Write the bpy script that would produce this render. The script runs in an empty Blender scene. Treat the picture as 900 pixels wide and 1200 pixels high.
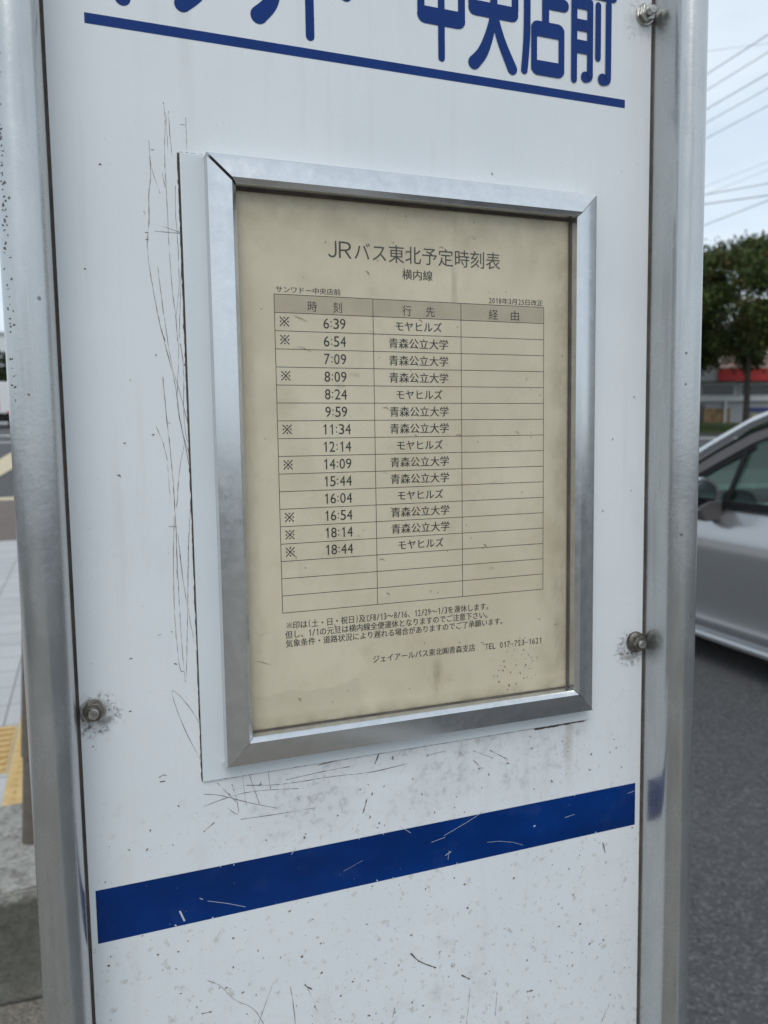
import bpy, bmesh, math, random
from mathutils import Vector, Matrix
R = math.radians
random.seed(7)
scene = bpy.context.scene
COL = scene.collection

# ------------------------------------------------------------------ camera
TILT = R(-1.5)                      # the old sign leans back a little
ROOT = Matrix.Rotation(TILT, 4, 'X')
cam_d = bpy.data.cameras.new('camera')
cam = bpy.data.objects.new('camera', cam_d)
COL.objects.link(cam)
cr, cu, cf = Vector((0.936066, -0.351503, -0.015051)), Vector((0.046334, 0.080758, 0.995656)), Vector((0.348761, 0.932697, -0.091881))
M = Matrix((cr, cu, -cf)).transposed().to_4x4()
M.translation = Vector((-0.175756, -0.45, 1.42))
cam.matrix_world = ROOT @ M
cam_d.sensor_fit = 'AUTO'
cam_d.sensor_width = 36.0
cam_d.lens = 27.8674
cam_d.clip_start = 0.02
cam_d.clip_end = 2000.0
cam_d.dof.use_dof = True
cam_d.dof.focus_distance = 0.465
cam_d.dof.aperture_fstop = 12.0     # a phone's 2.3 mm lens opening
scene.camera = cam

# ------------------------------------------------------------------ sky, sun, exposure
SUN_AZ, SUN_EL = R(205.0), R(50.0)
world = bpy.data.worlds.new("World")
scene.world = world
world.use_nodes = True
wn = world.node_tree
wn.nodes.clear()
w_out = wn.nodes.new('ShaderNodeOutputWorld')
w_bg = wn.nodes.new('ShaderNodeBackground'); w_bg.inputs[1].default_value = 0.1
w_sky = wn.nodes.new('ShaderNodeTexSky'); w_sky.sky_type = 'NISHITA'; w_sky.sun_disc = False
w_sky.sun_elevation = SUN_EL; w_sky.sun_rotation = SUN_AZ
w_tc = wn.nodes.new('ShaderNodeTexCoord')
w_map = wn.nodes.new('ShaderNodeMapping'); w_map.inputs['Scale'].default_value = (1.6, 1.6, 4.5)
w_noise = wn.nodes.new('ShaderNodeTexNoise'); w_noise.inputs['Scale'].default_value = 1.7; w_noise.inputs['Detail'].default_value = 6.0; w_noise.inputs['Roughness'].default_value = 0.55
w_ramp = wn.nodes.new('ShaderNodeValToRGB')
w_ramp.color_ramp.elements[0].position = 0.34; w_ramp.color_ramp.elements[0].color = (0.585, 0.685, 0.785, 1)
w_ramp.color_ramp.elements[1].position = 0.62; w_ramp.color_ramp.elements[1].color = (0.755, 0.83, 0.90, 1)
w_mul = wn.nodes.new('ShaderNodeVectorMath'); w_mul.operation = 'SCALE'; w_mul.inputs['Scale'].default_value = 9.0
w_mix = wn.nodes.new('ShaderNodeMix'); w_mix.data_type = 'RGBA'; w_mix.inputs[0].default_value = 0.9
wl = wn.links.new
wl(w_tc.outputs['Generated'], w_map.inputs['Vector']); wl(w_map.outputs[0], w_noise.inputs['Vector'])
wl(w_noise.outputs['Fac'], w_ramp.inputs[0]); wl(w_ramp.outputs[0], w_mul.inputs[0])
wl(w_sky.outputs[0], w_mix.inputs[6]); wl(w_mul.outputs[0], w_mix.inputs[7])
wl(w_mix.outputs[2], w_bg.inputs[0]); wl(w_bg.outputs[0], w_out.inputs[0])

sun_d = bpy.data.lights.new('sun', 'SUN')
sun_d.energy = 0.8; sun_d.angle = R(35.0); sun_d.color = (1.0, 0.97, 0.93)
sun = bpy.data.objects.new('sun', sun_d); COL.objects.link(sun)
sdir = Vector((math.sin(SUN_AZ) * math.cos(SUN_EL), math.cos(SUN_AZ) * math.cos(SUN_EL), math.sin(SUN_EL)))
sun.rotation_euler = sdir.to_track_quat('Z', 'Y').to_euler()
sun.location = sdir * 40

scene.view_settings.view_transform = 'Standard'
scene.view_settings.look = 'None'
scene.view_settings.exposure = 0.42
scene.view_settings.gamma = 1.0
scene.view_settings.use_curve_mapping = False

# ------------------------------------------------------------------ node helpers
def new_mat(name):
    m = bpy.data.materials.new(name); m.use_nodes = True
    nt = m.node_tree
    return m, nt, nt.nodes['Principled BSDF']
def nd(nt, t, **kw):
    n = nt.nodes.new(t)
    for k, v in kw.items():
        if k.startswith('i_'):
            n.inputs[k[2:].replace('_', ' ')].default_value = v
        else: setattr(n, k, v)
    return n
def coords(nt, scale=(1, 1, 1), kind='Object'):
    tc = nd(nt, 'ShaderNodeTexCoord'); mp = nd(nt, 'ShaderNodeMapping')
    mp.inputs['Scale'].default_value = scale
    nt.links.new(tc.outputs[kind], mp.inputs['Vector'])
    return mp.outputs[0]
def noise(nt, vec, scale, detail=4.0, rough=0.55):
    n = nd(nt, 'ShaderNodeTexNoise'); n.inputs['Scale'].default_value = scale
    n.inputs['Detail'].default_value = detail; n.inputs['Roughness'].default_value = rough
    nt.links.new(vec, n.inputs['Vector']); return n.outputs['Fac']
def ramp(nt, fac, a, b, va=0.0, vb=1.0, smooth=False):
    n = nd(nt, 'ShaderNodeMapRange'); n.clamp = True
    if smooth: n.interpolation_type = 'SMOOTHSTEP'
    n.inputs['From Min'].default_value = a; n.inputs['From Max'].default_value = b
    n.inputs['To Min'].default_value = va; n.inputs['To Max'].default_value = vb
    nt.links.new(fac, n.inputs['Value']); return n.outputs[0]
def mth(nt, op, a, b=None):
    n = nd(nt, 'ShaderNodeMath', operation=op)
    for i, v in enumerate((a, b)):
        if v is None: continue
        if isinstance(v, (int, float)): n.inputs[i].default_value = v
        else: nt.links.new(v, n.inputs[i])
    return n.outputs[0]
def mix(nt, fac, a, b):
    n = nd(nt, 'ShaderNodeMix', data_type='RGBA')
    for i, v in ((0, fac), (6, a), (7, b)):
        if isinstance(v, (int, float)): n.inputs[i].default_value = v
        elif isinstance(v, tuple): n.inputs[i].default_value = (*v, 1) if len(v) == 3 else v
        else: nt.links.new(v, n.inputs[i])
    return n.outputs[2]
def sepxyz(nt, vec):
    n = nd(nt, 'ShaderNodeSeparateXYZ'); nt.links.new(vec, n.inputs[0]); return n.outputs
def bump(nt, bsdf, h, strength=0.3, dist=0.002):
    n = nd(nt, 'ShaderNodeBump'); n.inputs['Strength'].default_value = strength; n.inputs['Distance'].default_value = dist
    nt.links.new(h, n.inputs['Height']); nt.links.new(n.outputs[0], bsdf.inputs['Normal'])
def specks(nt, vec, scale, thr, soft=0.05, keep=0.5):
    """small dots: Voronoi cells, only some cells carry one"""
    v = nd(nt, 'ShaderNodeTexVoronoi'); v.inputs['Scale'].default_value = scale
    nt.links.new(vec, v.inputs['Vector'])
    s = nd(nt, 'ShaderNodeSeparateColor'); nt.links.new(v.outputs['Color'], s.inputs[0])
    on = mth(nt, 'GREATER_THAN', s.outputs[0], 1 - keep) if isinstance(keep, float) else mth(nt, 'LESS_THAN', s.outputs[0], keep)
    rad = mth(nt, 'MULTIPLY', s.outputs[1], thr)
    d = mth(nt, 'SUBTRACT', rad, v.outputs['Distance'])
    return mth(nt, 'MULTIPLY', ramp(nt, d, 0.0, soft), on)
def simple(name, col, rough=0.5, metal=0.0, var=0.0, scale=20.0, spec=0.5, coat=0.0):
    m, nt, b = new_mat(name)
    b.inputs['Roughness'].default_value = rough; b.inputs['Metallic'].default_value = metal
    b.inputs['Specular IOR Level'].default_value = spec; b.inputs['Coat Weight'].default_value = coat
    if var:
        n = noise(nt, coords(nt), scale)
        c = mix(nt, ramp(nt, n, 0.3, 0.7), tuple(v * (1 - var) for v in col), tuple(min(1, v * (1 + var)) for v in col))
        nt.links.new(c, b.inputs['Base Color'])
    else: b.inputs['Base Color'].default_value = (*col, 1)
    return m

# ------------------------------------------------------------------ mesh helpers
class MB:
    def __init__(s): s.v = []; s.f = []
    def add(s, vs, fs):
        o = len(s.v); s.v += [tuple(v) for v in vs]; s.f += [tuple(i + o for i in f) for f in fs]; return s
    def box(s, x0, x1, y0, y1, z0, z1):
        return s.add([(x, y, z) for z in (z0, z1) for y in (y0, y1) for x in (x0, x1)],
                     [(0, 2, 3, 1), (4, 5, 7, 6), (0, 1, 5, 4), (2, 6, 7, 3), (0, 4, 6, 2), (1, 3, 7, 5)])
    def prism(s, poly, z0, z1, axis='z'):
        n = len(poly)
        if axis == 'z': f = lambda a, b, t: (a, b, t)
        elif axis == 'x': f = lambda a, b, t: (t, a, b)
        else: f = lambda a, b, t: (a, t, b)
        vs = [f(a, b, z0) for a, b in poly] + [f(a, b, z1) for a, b in poly]
        fs = [(i, (i + 1) % n, n + (i + 1) % n, n + i) for i in range(n)] + [tuple(range(n - 1, -1, -1)), tuple(range(n, 2 * n))]
        return s.add(vs, fs)
    def tube(s, pts, rad, n=10, cap=True):
        pts = [Vector(p) for p in pts]; rings = []
        for i, p in enumerate(pts):
            d = (pts[min(i + 1, len(pts) - 1)] - pts[max(i - 1, 0)]).normalized()
            a = d.orthogonal().normalized() if i == 0 else (rings[-1][1] - d * rings[-1][1].dot(d)).normalized()
            b = d.cross(a); r = rad[i] if isinstance(rad, (list, tuple)) else rad
            rings.append(([p + (a * math.cos(2 * math.pi * k / n) + b * math.sin(2 * math.pi * k / n)) * r for k in range(n)], a))
        vs = [v for rg, _ in rings for v in rg]
        fs = [(i * n + k, i * n + (k + 1) % n, (i + 1) * n + (k + 1) % n, (i + 1) * n + k) for i in range(len(pts) - 1) for k in range(n)]
        if cap: fs += [tuple(range(n - 1, -1, -1)), tuple(range((len(pts) - 1) * n, len(pts) * n))]
        return s.add(vs, fs)
    def lathe(s, prof, c, axis='y', n=32):
        """prof: (radius, t along axis)"""
        vs = []
        for r, t in prof:
            for k in range(n):
                a = 2 * math.pi * k / n; u, w = r * math.cos(a), r * math.sin(a)
                vs.append({'y': (c[0] + u, c[1] + t, c[2] + w), 'x': (c[0] + t, c[1] + u, c[2] + w), 'z': (c[0] + u, c[1] + w, c[2] + t)}[axis])
        m = len(prof)
        fs = [(i * n + k, i * n + (k + 1) % n, (i + 1) * n + (k + 1) % n, (i + 1) * n + k) for i in range(m - 1) for k in range(n)]
        fs += [tuple(range(n - 1, -1, -1)), tuple(range((m - 1) * n, m * n))]
        return s.add(vs, fs)
    def ribbon(s, pts, w, y, round_caps=False, closed_sample=True):
        """flat stroke in the XZ plane at depth y; w = width or list of widths"""
        P = [Vector((a, b)) for a, b in pts]; W = w if isinstance(w, (list, tuple)) else [w] * len(P)
        L, Rr = [], []
        for i, p in enumerate(P):
            d = (P[min(i + 1, len(P) - 1)] - P[max(i - 1, 0)]); d = d.normalized() if d.length > 0 else Vector((1, 0))
            nrm = Vector((-d.y, d.x))
            if 0 < i < len(P) - 1:
                d0 = (P[i] - P[i - 1]).normalized(); k = nrm.dot(Vector((-d0.y, d0.x))); sc = 1 / max(k, 0.5)
            else: sc = 1
            L.append(p + nrm * W[i] * 0.5 * sc); Rr.append(p - nrm * W[i] * 0.5 * sc)
        n = len(P)
        vs = [(q.x, y, q.y) for q in L + Rr]
        s.add(vs, [(i, n + i, n + i + 1, i + 1) for i in range(n - 1)])
        if round_caps:
            for e, dd in ((0, P[0] - P[1]), (n - 1, P[-1] - P[-2])):
                a0 = math.atan2(dd.y, dd.x) - math.pi / 2; r = W[e] / 2; c = P[e]; K = 8
                s.add([(c.x + r * math.cos(a0 + math.pi * k / K), y, c.y + r * math.sin(a0 + math.pi * k / K)) for k in range(K + 1)], [tuple(range(K + 1))])
        return s
    def build(s, name, mat, parent=None, smooth=None, bevel=None):
        me = bpy.data.meshes.new(name); me.from_pydata(s.v, [], s.f)
        bm = bmesh.new(); bm.from_mesh(me); bmesh.ops.recalc_face_normals(bm, faces=bm.faces); bm.to_mesh(me); bm.free()
        if mat: me.materials.append(mat)
        if smooth is not None:
            me.shade_smooth(); me.set_sharp_from_angle(angle=R(smooth))
        o = bpy.data.objects.new(name, me); COL.objects.link(o)
        if parent: o.parent = parent
        if bevel:
            b = o.modifiers.new('bevel', 'BEVEL'); b.width = bevel; b.segments = 3; b.limit_method = 'ANGLE'; b.angle_limit = R(40)
            me.shade_smooth(); b.harden_normals = False; me.set_sharp_from_angle(angle=R(35))
        return o
def thing(name, label, cat, loc=(0, 0, 0), rz=0.0, group=None):
    o = bpy.data.objects.new(name, None); COL.objects.link(o); o.location = loc; o.rotation_euler = (0, 0, rz)
    o.empty_display_size = 0.1
    o['label'] = label; o['category'] = cat
    if group: o['group'] = group
    return o
def tag(o, label, cat, group=None):
    o['label'] = label; o['category'] = cat
    if group: o['group'] = group
    return o
def struct(o): o['kind'] = 'structure'; return o
def smooth_path(pts, it=2):
    for _ in range(it):
        q = [pts[0]]
        for a, b in zip(pts, pts[1:]):
            q += [(a[0] * .75 + b[0] * .25, a[1] * .75 + b[1] * .25), (a[0] * .25 + b[0] * .75, a[1] * .25 + b[1] * .75)]
        pts = q + [pts[-1]]
    return pts

# ------------------------------------------------------------------ lettering helper (built-in font, one mesh per block of print)
_gc = {}
def glyph(ch, off=0.0):
    key = (ch, off)
    if key not in _gc:
        c = bpy.data.curves.new('glyph', 'FONT'); c.body = ch; c.offset = off; c.resolution_u = 3
        o = bpy.data.objects.new('glyph', c); COL.objects.link(o)
        bpy.context.view_layer.update()
        dg = bpy.context.evaluated_depsgraph_get()
        me = bpy.data.meshes.new_from_object(o.evaluated_get(dg))
        _gc[key] = ([(v.co.x, v.co.y) for v in me.vertices], [tuple(p.vertices) for p in me.polygons])
        bpy.data.objects.remove(o); bpy.data.curves.remove(c); bpy.data.meshes.remove(me)
    return _gc[key]
def put_glyph(mb, ch, x0, x1, z0, z1, y, off=0.0, fit=None):
    """place one glyph: full-width signs use the em box, others stretch to (x0..x1, z0..z1)"""
    if off > 0:                         # heavier print: the glyph twice, a hair apart
        d = off * (x1 - x0) * .8
        put_glyph(mb, ch, x0 - d, x1 - d, z0, z1, y, 0.0, fit)
        put_glyph(mb, ch, x0 + d, x1 + d, z0, z1, y - 6e-6, 0.0, fit); return
    vs, fs = glyph(ch, off)
    if not vs: return
    if fit == 'em':
        bx0, bx1, bz0, bz1 = 0.0, 1.0, -0.10, 0.87
    else:
        bx0, bx1 = min(v[0] for v in vs), max(v[0] for v in vs)
        bz0, bz1 = min(v[1] for v in vs), max(v[1] for v in vs)
    sx, sz = (x1 - x0) / max(bx1 - bx0, 1e-6), (z1 - z0) / max(bz1 - bz0, 1e-6)
    mb.add([(x0 + (a - bx0) * sx, y, z0 + (b - bz0) * sz) for a, b in vs], fs)
def one(mb, xc, z0, z1, w, y):
    h = z1 - z0
    mb.add([(xc, y, z0), (xc + w, y, z0), (xc + w, y, z1), (xc + w * .25, y, z1), (xc, y, z1 - h * .06), (xc - w * 1.25, y, z1 - h * .20), (xc - w * 1.25, y, z1 - h * .30), (xc, y, z1 - h * .20)],
           [(0, 1, 2, 3, 4, 7), (4, 5, 6, 7)])
def put_line(mb, text, x0, x1, z0, z1, y, off=0.0, half=0.5):
    """CJK typesetting: full-width signs one cell, ASCII half a cell"""
    w = [half if ord(c) < 0x100 else 1.0 for c in text]
    u = (x1 - x0) / sum(w); x = x0; h = z1 - z0
    for c, k in zip(text, w):
        if c != ' ':
            if k == 1.0: put_glyph(mb, c, x, x + u, z0, z1, y, off, 'em')
            else:
                a, b = x + u * k * 0.12, x + u * k * 0.88
                if c == '1':
                    one(mb, x + u * k * .5, z0 + h * .07, z0 + h * .90, u * .10, y); x += u * k; continue
                if c == '-': put_glyph(mb, c, a, b, z0 + h * .40, z0 + h * .48, y, off)
                elif c == ':': put_glyph(mb, c, x + u * k * .38, x + u * k * .62, z0 + h * .14, z0 + h * .66, y, off)
                elif c in '()': put_glyph(mb, c, x + u * k * .3, x + u * k * .75, z0, z1, y, off)
                else: put_glyph(mb, c, a, b, z0 + h * .07, z0 + h * .90, y, off)
        x += u * k

SCRATCHES = [(0.32,[(-0.1288,0.1796),(-0.1282,0.1748),(-0.1282,0.1661),(-0.1292,0.1551),(-0.1289,0.1332),(-0.1287,0.111),(-0.1281,0.083),(-0.1264,0.0683),(-0.1261,0.0546)]),(0.3,[(-0.1369,0.1586),(-0.1368,0.151),(-0.1362,0.1445),(-0.1323,0.1323)]),(0.42,[(-0.1368,0.151),(-0.1365,0.1412),(-0.1381,0.1323),(-0.1384,0.1169),(-0.1398,0.1079),(-0.1401,0.1013),(-0.1385,0.0858),(-0.135,0.0623),(-0.1326,0.0544)]),(0.28,[(-0.1262,0.1751),(-0.1261,0.1642),(-0.1253,0.1517)]),(0.25,[(-0.1174,0.1729),(-0.1174,0.1663),(-0.1174,0.1564)]),(0.4,[(-0.1203,0.1689),(-0.1178,0.1689)]),(0.25,[(-0.1241,0.1369),(-0.1247,0.1224),(-0.124,0.1113),(-0.1239,0.0888),(-0.1249,0.0775),(-0.1264,0.0672)]),(0.4,[(-0.1358,0.1123),(-0.1208,0.1121)]),(0.25,[(-0.1318,0.1152),(-0.1214,0.1124)]),(0.3,[(-0.1349,0.0938),(-0.1342,0.0826),(-0.1314,0.0556)]),(0.25,[(-0.1226,0.0946),(-0.1238,0.0775),(-0.1252,0.0558)]),(0.25,[(-0.1208,0.1059),(-0.1222,0.0889),(-0.1223,0.0662),(-0.1223,0.0559)]),(0.3,[(-0.1307,0.1429),(-0.1294,0.1353)]),(0.25,[(-0.1276,0.1727),(-0.1274,0.1553)]),(0.6,[(-0.1408,0.1112),(-0.1391,0.1113)]),(0.9,[(-0.1407,0.1077),(-0.1391,0.1076)]),(0.5,[(-0.1409,0.1222),(-0.1404,0.1206)]),(0.5,[(-0.1363,0.1541),(-0.1345,0.1543)]),(0.4,[(-0.135,0.0634),(-0.1317,0.0476),(-0.1283,0.0339),(-0.1263,0.0107),(-0.1221,-0.014)]),(0.3,[(-0.1322,0.0635),(-0.1302,0.0431),(-0.1267,0.0304),(-0.1238,0.0177),(-0.1209,0.0024)]),(0.25,[(-0.1266,0.0637),(-0.1254,0.05),(-0.1277,0.0246),(-0.1268,0.0119),(-0.1239,-0.001),(-0.1208,-0.0105)]),(0.35,[(-0.1247,0.0535),(-0.1232,0.0409),(-0.1243,0.0177),(-0.1239,0.0037),(-0.1214,-0.0034)]),(0.38,[(-0.1346,0.0355),(-0.1336,0.0131),(-0.1317,-0.0103),(-0.131,-0.0362),(-0.1308,-0.0565),(-0.1313,-0.0756)]),(0.3,[(-0.1391,0.0085),(-0.1358,-0.0003),(-0.134,-0.0102)]),(0.2,[(-0.134,-0.0102),(-0.1332,-0.0337)]),(0.3,[(-0.1248,-0.0022),(-0.1279,-0.0151),(-0.13,-0.0363)]),(0.28,[(-0.1214,-0.0283),(-0.1239,-0.0485),(-0.1255,-0.0761)]),(0.25,[(-0.1317,-0.0409),(-0.1333,-0.0755)]),(0.25,[(-0.1301,-0.0505),(-0.1284,-0.0758)]),(0.3,[(-0.1348,-0.0465),(-0.1302,-0.0467)]),(0.3,[(-0.1223,0.0421),(-0.1221,0.0328),(-0.1206,0.0247)]),(0.9,[(-0.1232,0.042),(-0.1202,0.043)]),(1.0,[(-0.1416,0.0041),(-0.1403,0.0041)]),(0.5,[(-0.1335,0.0107),(-0.1317,0.0103)]),(0.28,[(-0.1326,-0.0575),(-0.1336,-0.0911),(-0.1331,-0.1082),(-0.1318,-0.1291),(-0.1296,-0.1288)]),(0.28,[(-0.1309,-0.0576),(-0.1307,-0.0914),(-0.13,-0.1183),(-0.1289,-0.1419),(-0.1269,-0.1064),(-0.125,-0.0701),(-0.1246,-0.058)]),(0.28,[(-0.1295,-0.0577),(-0.1284,-0.0746),(-0.1266,-0.0893)]),(0.18,[(-0.1266,-0.0893),(-0.1233,-0.1129)]),(0.3,[(-0.1222,-0.1817),(-0.1294,-0.1655),(-0.1347,-0.1498),(-0.1375,-0.1377),(-0.1321,-0.1427),(-0.1259,-0.1522),(-0.1221,-0.1603)]),(0.6,[(-0.1349,-0.1239),(-0.1329,-0.1245)]),(0.6,[(-0.1427,-0.107),(-0.141,-0.1064)]),(0.5,[(-0.1456,-0.1885),(-0.1432,-0.1871),(-0.1415,-0.188)]),(0.5,[(-0.1451,-0.1911),(-0.1422,-0.191)]),(0.5,[(-0.1588,-0.1187),(-0.157,-0.1183)]),(0.8,[(-0.16,-0.1481),(-0.1585,-0.148)]),(0.32,[(-0.1214,-0.2098),(-0.1076,-0.2067),(-0.092,-0.2054),(-0.0647,-0.2089)]),(0.32,[(-0.1212,-0.2024),(-0.1106,-0.2049),(-0.0969,-0.2118),(-0.078,-0.2189)]),(0.4,[(-0.0966,-0.2014),(-0.076,-0.2049),(-0.0429,-0.2047),(-0.0205,-0.2068),(0.0062,-0.2048)]),(0.35,[(-0.1003,-0.2215),(-0.0797,-0.2224),(-0.0551,-0.2228)]),(0.3,[(-0.105,-0.1991),(-0.1022,-0.2085),(-0.1011,-0.22),(-0.1078,-0.2131)]),(0.3,[(-0.0987,-0.1937),(-0.0969,-0.2135)]),(0.35,[(-0.0948,-0.1944),(-0.0891,-0.2141)]),(0.35,[(-0.0837,-0.1938),(-0.0821,-0.2063)]),(0.4,[(-0.0727,-0.2022),(-0.0512,-0.2008),(-0.0326,-0.2005)]),(0.5,[(-0.0528,-0.1964),(-0.0376,-0.195)]),(0.9,[(-0.0245,-0.2318),(-0.0217,-0.2229)]),(0.3,[(-0.1134,-0.1969),(-0.1016,-0.2118)]),(0.5,[(-0.122,-0.2249),(-0.1157,-0.2205)]),(0.9,[(-0.0161,-0.2015),(-0.0133,-0.1951)]),(0.5,[(0.0522,-0.2037),(0.0668,-0.211)]),(0.6,[(0.0644,-0.2052),(0.0767,-0.213)]),(0.8,[(0.0521,-0.2099),(0.056,-0.2142)]),(0.4,[(0.0191,-0.2016),(0.0331,-0.2007)]),(0.3,[(-0.1229,-0.3162),(-0.1149,-0.3216),(-0.1082,-0.3328),(-0.0965,-0.3402),(-0.0908,-0.3526)]),(0.3,[(-0.0839,-0.3275),(-0.0892,-0.3402),(-0.0937,-0.3518)]),(0.35,[(-0.0734,-0.3337),(-0.072,-0.345),(-0.0711,-0.3583)]),(0.3,[(-0.0641,-0.3341),(-0.0605,-0.3429),(-0.057,-0.3545)]),(0.3,[(-0.0052,-0.3664),(-0.0067,-0.372)]),(1.0,[(-0.0649,-0.3344),(-0.0599,-0.3389)]),(0.8,[(-0.1271,-0.3358),(-0.1213,-0.3362)]),(0.3,[(0.0491,-0.3675),(0.046,-0.3923)]),(0.4,[(0.0693,-0.3759),(0.0677,-0.3928)]),(0.3,[(0.1621,-0.4089),(0.1537,-0.4235)]),(1.0,[(0.0062,-0.332),(0.0123,-0.3396),(0.0242,-0.3468)]),(0.3,[(-0.0054,-0.3664),(-0.0071,-0.3727)]),(1.0,[(0.1538,-0.2866),(0.1559,-0.2944)]),(0.9,[(0.0424,-0.3566),(0.0486,-0.3611)]),(1.2,[(0.0926,-0.3822),(0.0974,-0.3824)])]
CHIPS = [(1.6,[(-0.1372,-0.2697),(-0.1347,-0.2765)]),(0.4,[(-0.1212,-0.2673),(-0.1098,-0.2714),(-0.0993,-0.276)]),(0.4,[(0.0307,-0.2574),(0.0471,-0.2515),(0.0608,-0.2459)]),(0.4,[(0.1224,-0.2624),(0.1304,-0.2616)]),(1.6,[(0.0976,-0.2641),(0.099,-0.2636)]),(0.4,[(0.1743,-0.2544),(0.1812,-0.2533)]),(0.3,[(0.0621,-0.2682),(0.0711,-0.2692),(0.0817,-0.2721),(0.0893,-0.2756)]),(0.4,[(0.0216,-0.2601),(0.0316,-0.2586)]),(0.7,[(0.0315,-0.271),(0.0358,-0.2692)]),(0.4,[(0.0334,-0.2742),(0.0343,-0.2684)]),(0.6,[(-0.0707,-0.2492),(-0.0676,-0.2455)]),(0.6,[(-0.1257,-0.2645),(-0.1239,-0.2657)]),(0.2,[(-0.0383,-0.267),(-0.0251,-0.2625)]),(0.4,[(0.0075,-0.251),(0.0002,-0.2452)])]
RUST = [(0.0852,-0.1317),(0.0796,-0.1348),(0.0759,-0.1395),(0.0734,-0.1455),(0.0726,-0.1517),(0.0684,-0.155),(0.0698,-0.1589),(0.0759,-0.1648),(0.0824,-0.1618),(0.0881,-0.1587),(0.0924,-0.1528),(0.0947,-0.1479),(0.0918,-0.1438),(0.0881,-0.1396),(0.0824,-0.1491),(0.0853,-0.1545),(0.0782,-0.1536),(0.0895,-0.1499),(0.074,-0.1494),(0.0838,-0.134),(0.081,-0.1388),(0.0939,-0.1594),(0.0981,-0.1458),(0.0692,-0.1513),(0.0771,-0.1624)]
# =================================================================== GROUND
def gz(y):                               # the road climbs gently away from the stop
    t = min(max((y - 10.0) / 60.0, 0.0), 1.0)
    return 1.25 * (t * t * (3 - 2 * t) * .55 + t * .45)
def mat_asphalt(name, a, b_, agg=260.0):
    m, nt, b = new_mat(name); v = coords(nt)
    c = mix(nt, ramp(nt, noise(nt, v, .9, 5), .3, .7), a, b_)
    vo = nd(nt, 'ShaderNodeTexVoronoi'); vo.inputs['Scale'].default_value = agg; nt.links.new(v, vo.inputs['Vector'])
    s = nd(nt, 'ShaderNodeSeparateColor'); nt.links.new(vo.outputs['Color'], s.inputs[0])
    c = mix(nt, ramp(nt, s.outputs[0], .55, 1.0, 0, .6), c, tuple(min(1, k * 2.4) for k in b_))
    c = mix(nt, ramp(nt, s.outputs[1], .7, 1.0, 0, .6), c, tuple(k * .35 for k in a))
    c = mix(nt, ramp(nt, noise(nt, v, 22.0, 5, .7), .5, .75, 0, .35), c, tuple(k * 1.5 for k in b_))
    nt.links.new(c, b.inputs['Base Color']); b.inputs['Roughness'].default_value = .85
    bump(nt, b, vo.outputs['Distance'], .8, .006)
    return m
def mat_concrete(name, a, b_, scale=6.0, dark=.5, stain=1.0):
    m, nt, b = new_mat(name); v = coords(nt)
    c = mix(nt, ramp(nt, noise(nt, v, scale, 6, .65), .3, .7), a, b_)
    c = mix(nt, ramp(nt, noise(nt, v, scale * 9, 5, .75), .5, .72, 0, .65 * stain), c, tuple(k * dark for k in a))
    c = mix(nt, ramp(nt, noise(nt, v, scale * 3, 4, .6), .55, .75, 0, .4 * stain), c, tuple(min(1, k * 1.45) for k in b_))
    nt.links.new(c, b.inputs['Base Color']); b.inputs['Roughness'].default_value = .9
    bump(nt, b, noise(nt, v, scale * 14, 6, .7), .7, .006)
    return m
def mat_block():
    m, nt, b = new_mat('mossy_shaded_concrete'); v = coords(nt); X, Y, Z = sepxyz(nt, v)
    c = mix(nt, ramp(nt, noise(nt, v, 9.0, 6, .65), .3, .7), (.27, .26, .23), (.38, .37, .335))
    c = mix(nt, ramp(nt, noise(nt, v, 26.0, 5, .7), .48, .62, 0, .75), c, (.15, .145, .125))
    c = mix(nt, ramp(nt, noise(nt, v, 70.0, 5, .75), .5, .66, 0, .8), c, (.09, .085, .075))
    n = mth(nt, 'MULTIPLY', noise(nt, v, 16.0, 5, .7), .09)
    moss_shade = mth(nt, 'MULTIPLY', ramp(nt, mth(nt, 'ADD', Z, n), .325, .300), ramp(nt, mth(nt, 'SUBTRACT', Z, n), -.04, .02, .35, 1))  # moss, with shade painted in so the sides stand off the top
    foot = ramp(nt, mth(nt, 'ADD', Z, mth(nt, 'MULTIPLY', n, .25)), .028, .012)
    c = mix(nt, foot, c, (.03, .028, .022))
    c = mix(nt, mth(nt, 'MULTIPLY', mth(nt, 'MULTIPLY', moss_shade, .9), mth(nt, 'SUBTRACT', 1.0, foot)), c, mix(nt, ramp(nt, noise(nt, v, 40.0, 5, .7), .35, .7), (.055, .056, .042), (.13, .125, .10)))
    nt.links.new(c, b.inputs['Base Color']); b.inputs['Roughness'].default_value = .95
    bump(nt, b, noise(nt, v, 90.0, 6, .7), .8, .006)
    return m
def mat_tiles():
    m, nt, b = new_mat('paving_tiles'); v = coords(nt)
    br = nd(nt, 'ShaderNodeTexBrick'); br.offset = 0.0; br.inputs['Scale'].default_value = 1.0
    br.inputs['Brick Width'].default_value = .30; br.inputs['Row Height'].default_value = .30; br.inputs['Mortar Size'].default_value = .005
    br.inputs['Color1'].default_value = (.40, .40, .40, 1); br.inputs['Color2'].default_value = (.46, .46, .455, 1); br.inputs['Mortar'].default_value = (.20, .195, .19, 1)
    nt.links.new(v, br.inputs['Vector'])
    c = mix(nt, ramp(nt, noise(nt, v, 3.0, 6, .65), .4, .7, 0, .4), br.outputs['Color'], (.30, .295, .285))
    c = mix(nt, ramp(nt, noise(nt, v, 90.0, 4), .55, .75, 0, .3), c, (.25, .24, .23))
    nt.links.new(c, b.inputs['Base Color']); b.inputs['Roughness'].default_value = .85
    return m
M_asph = mat_asphalt('asphalt', (.052, .052, .053), (.068, .068, .069), 105.0)
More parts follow.
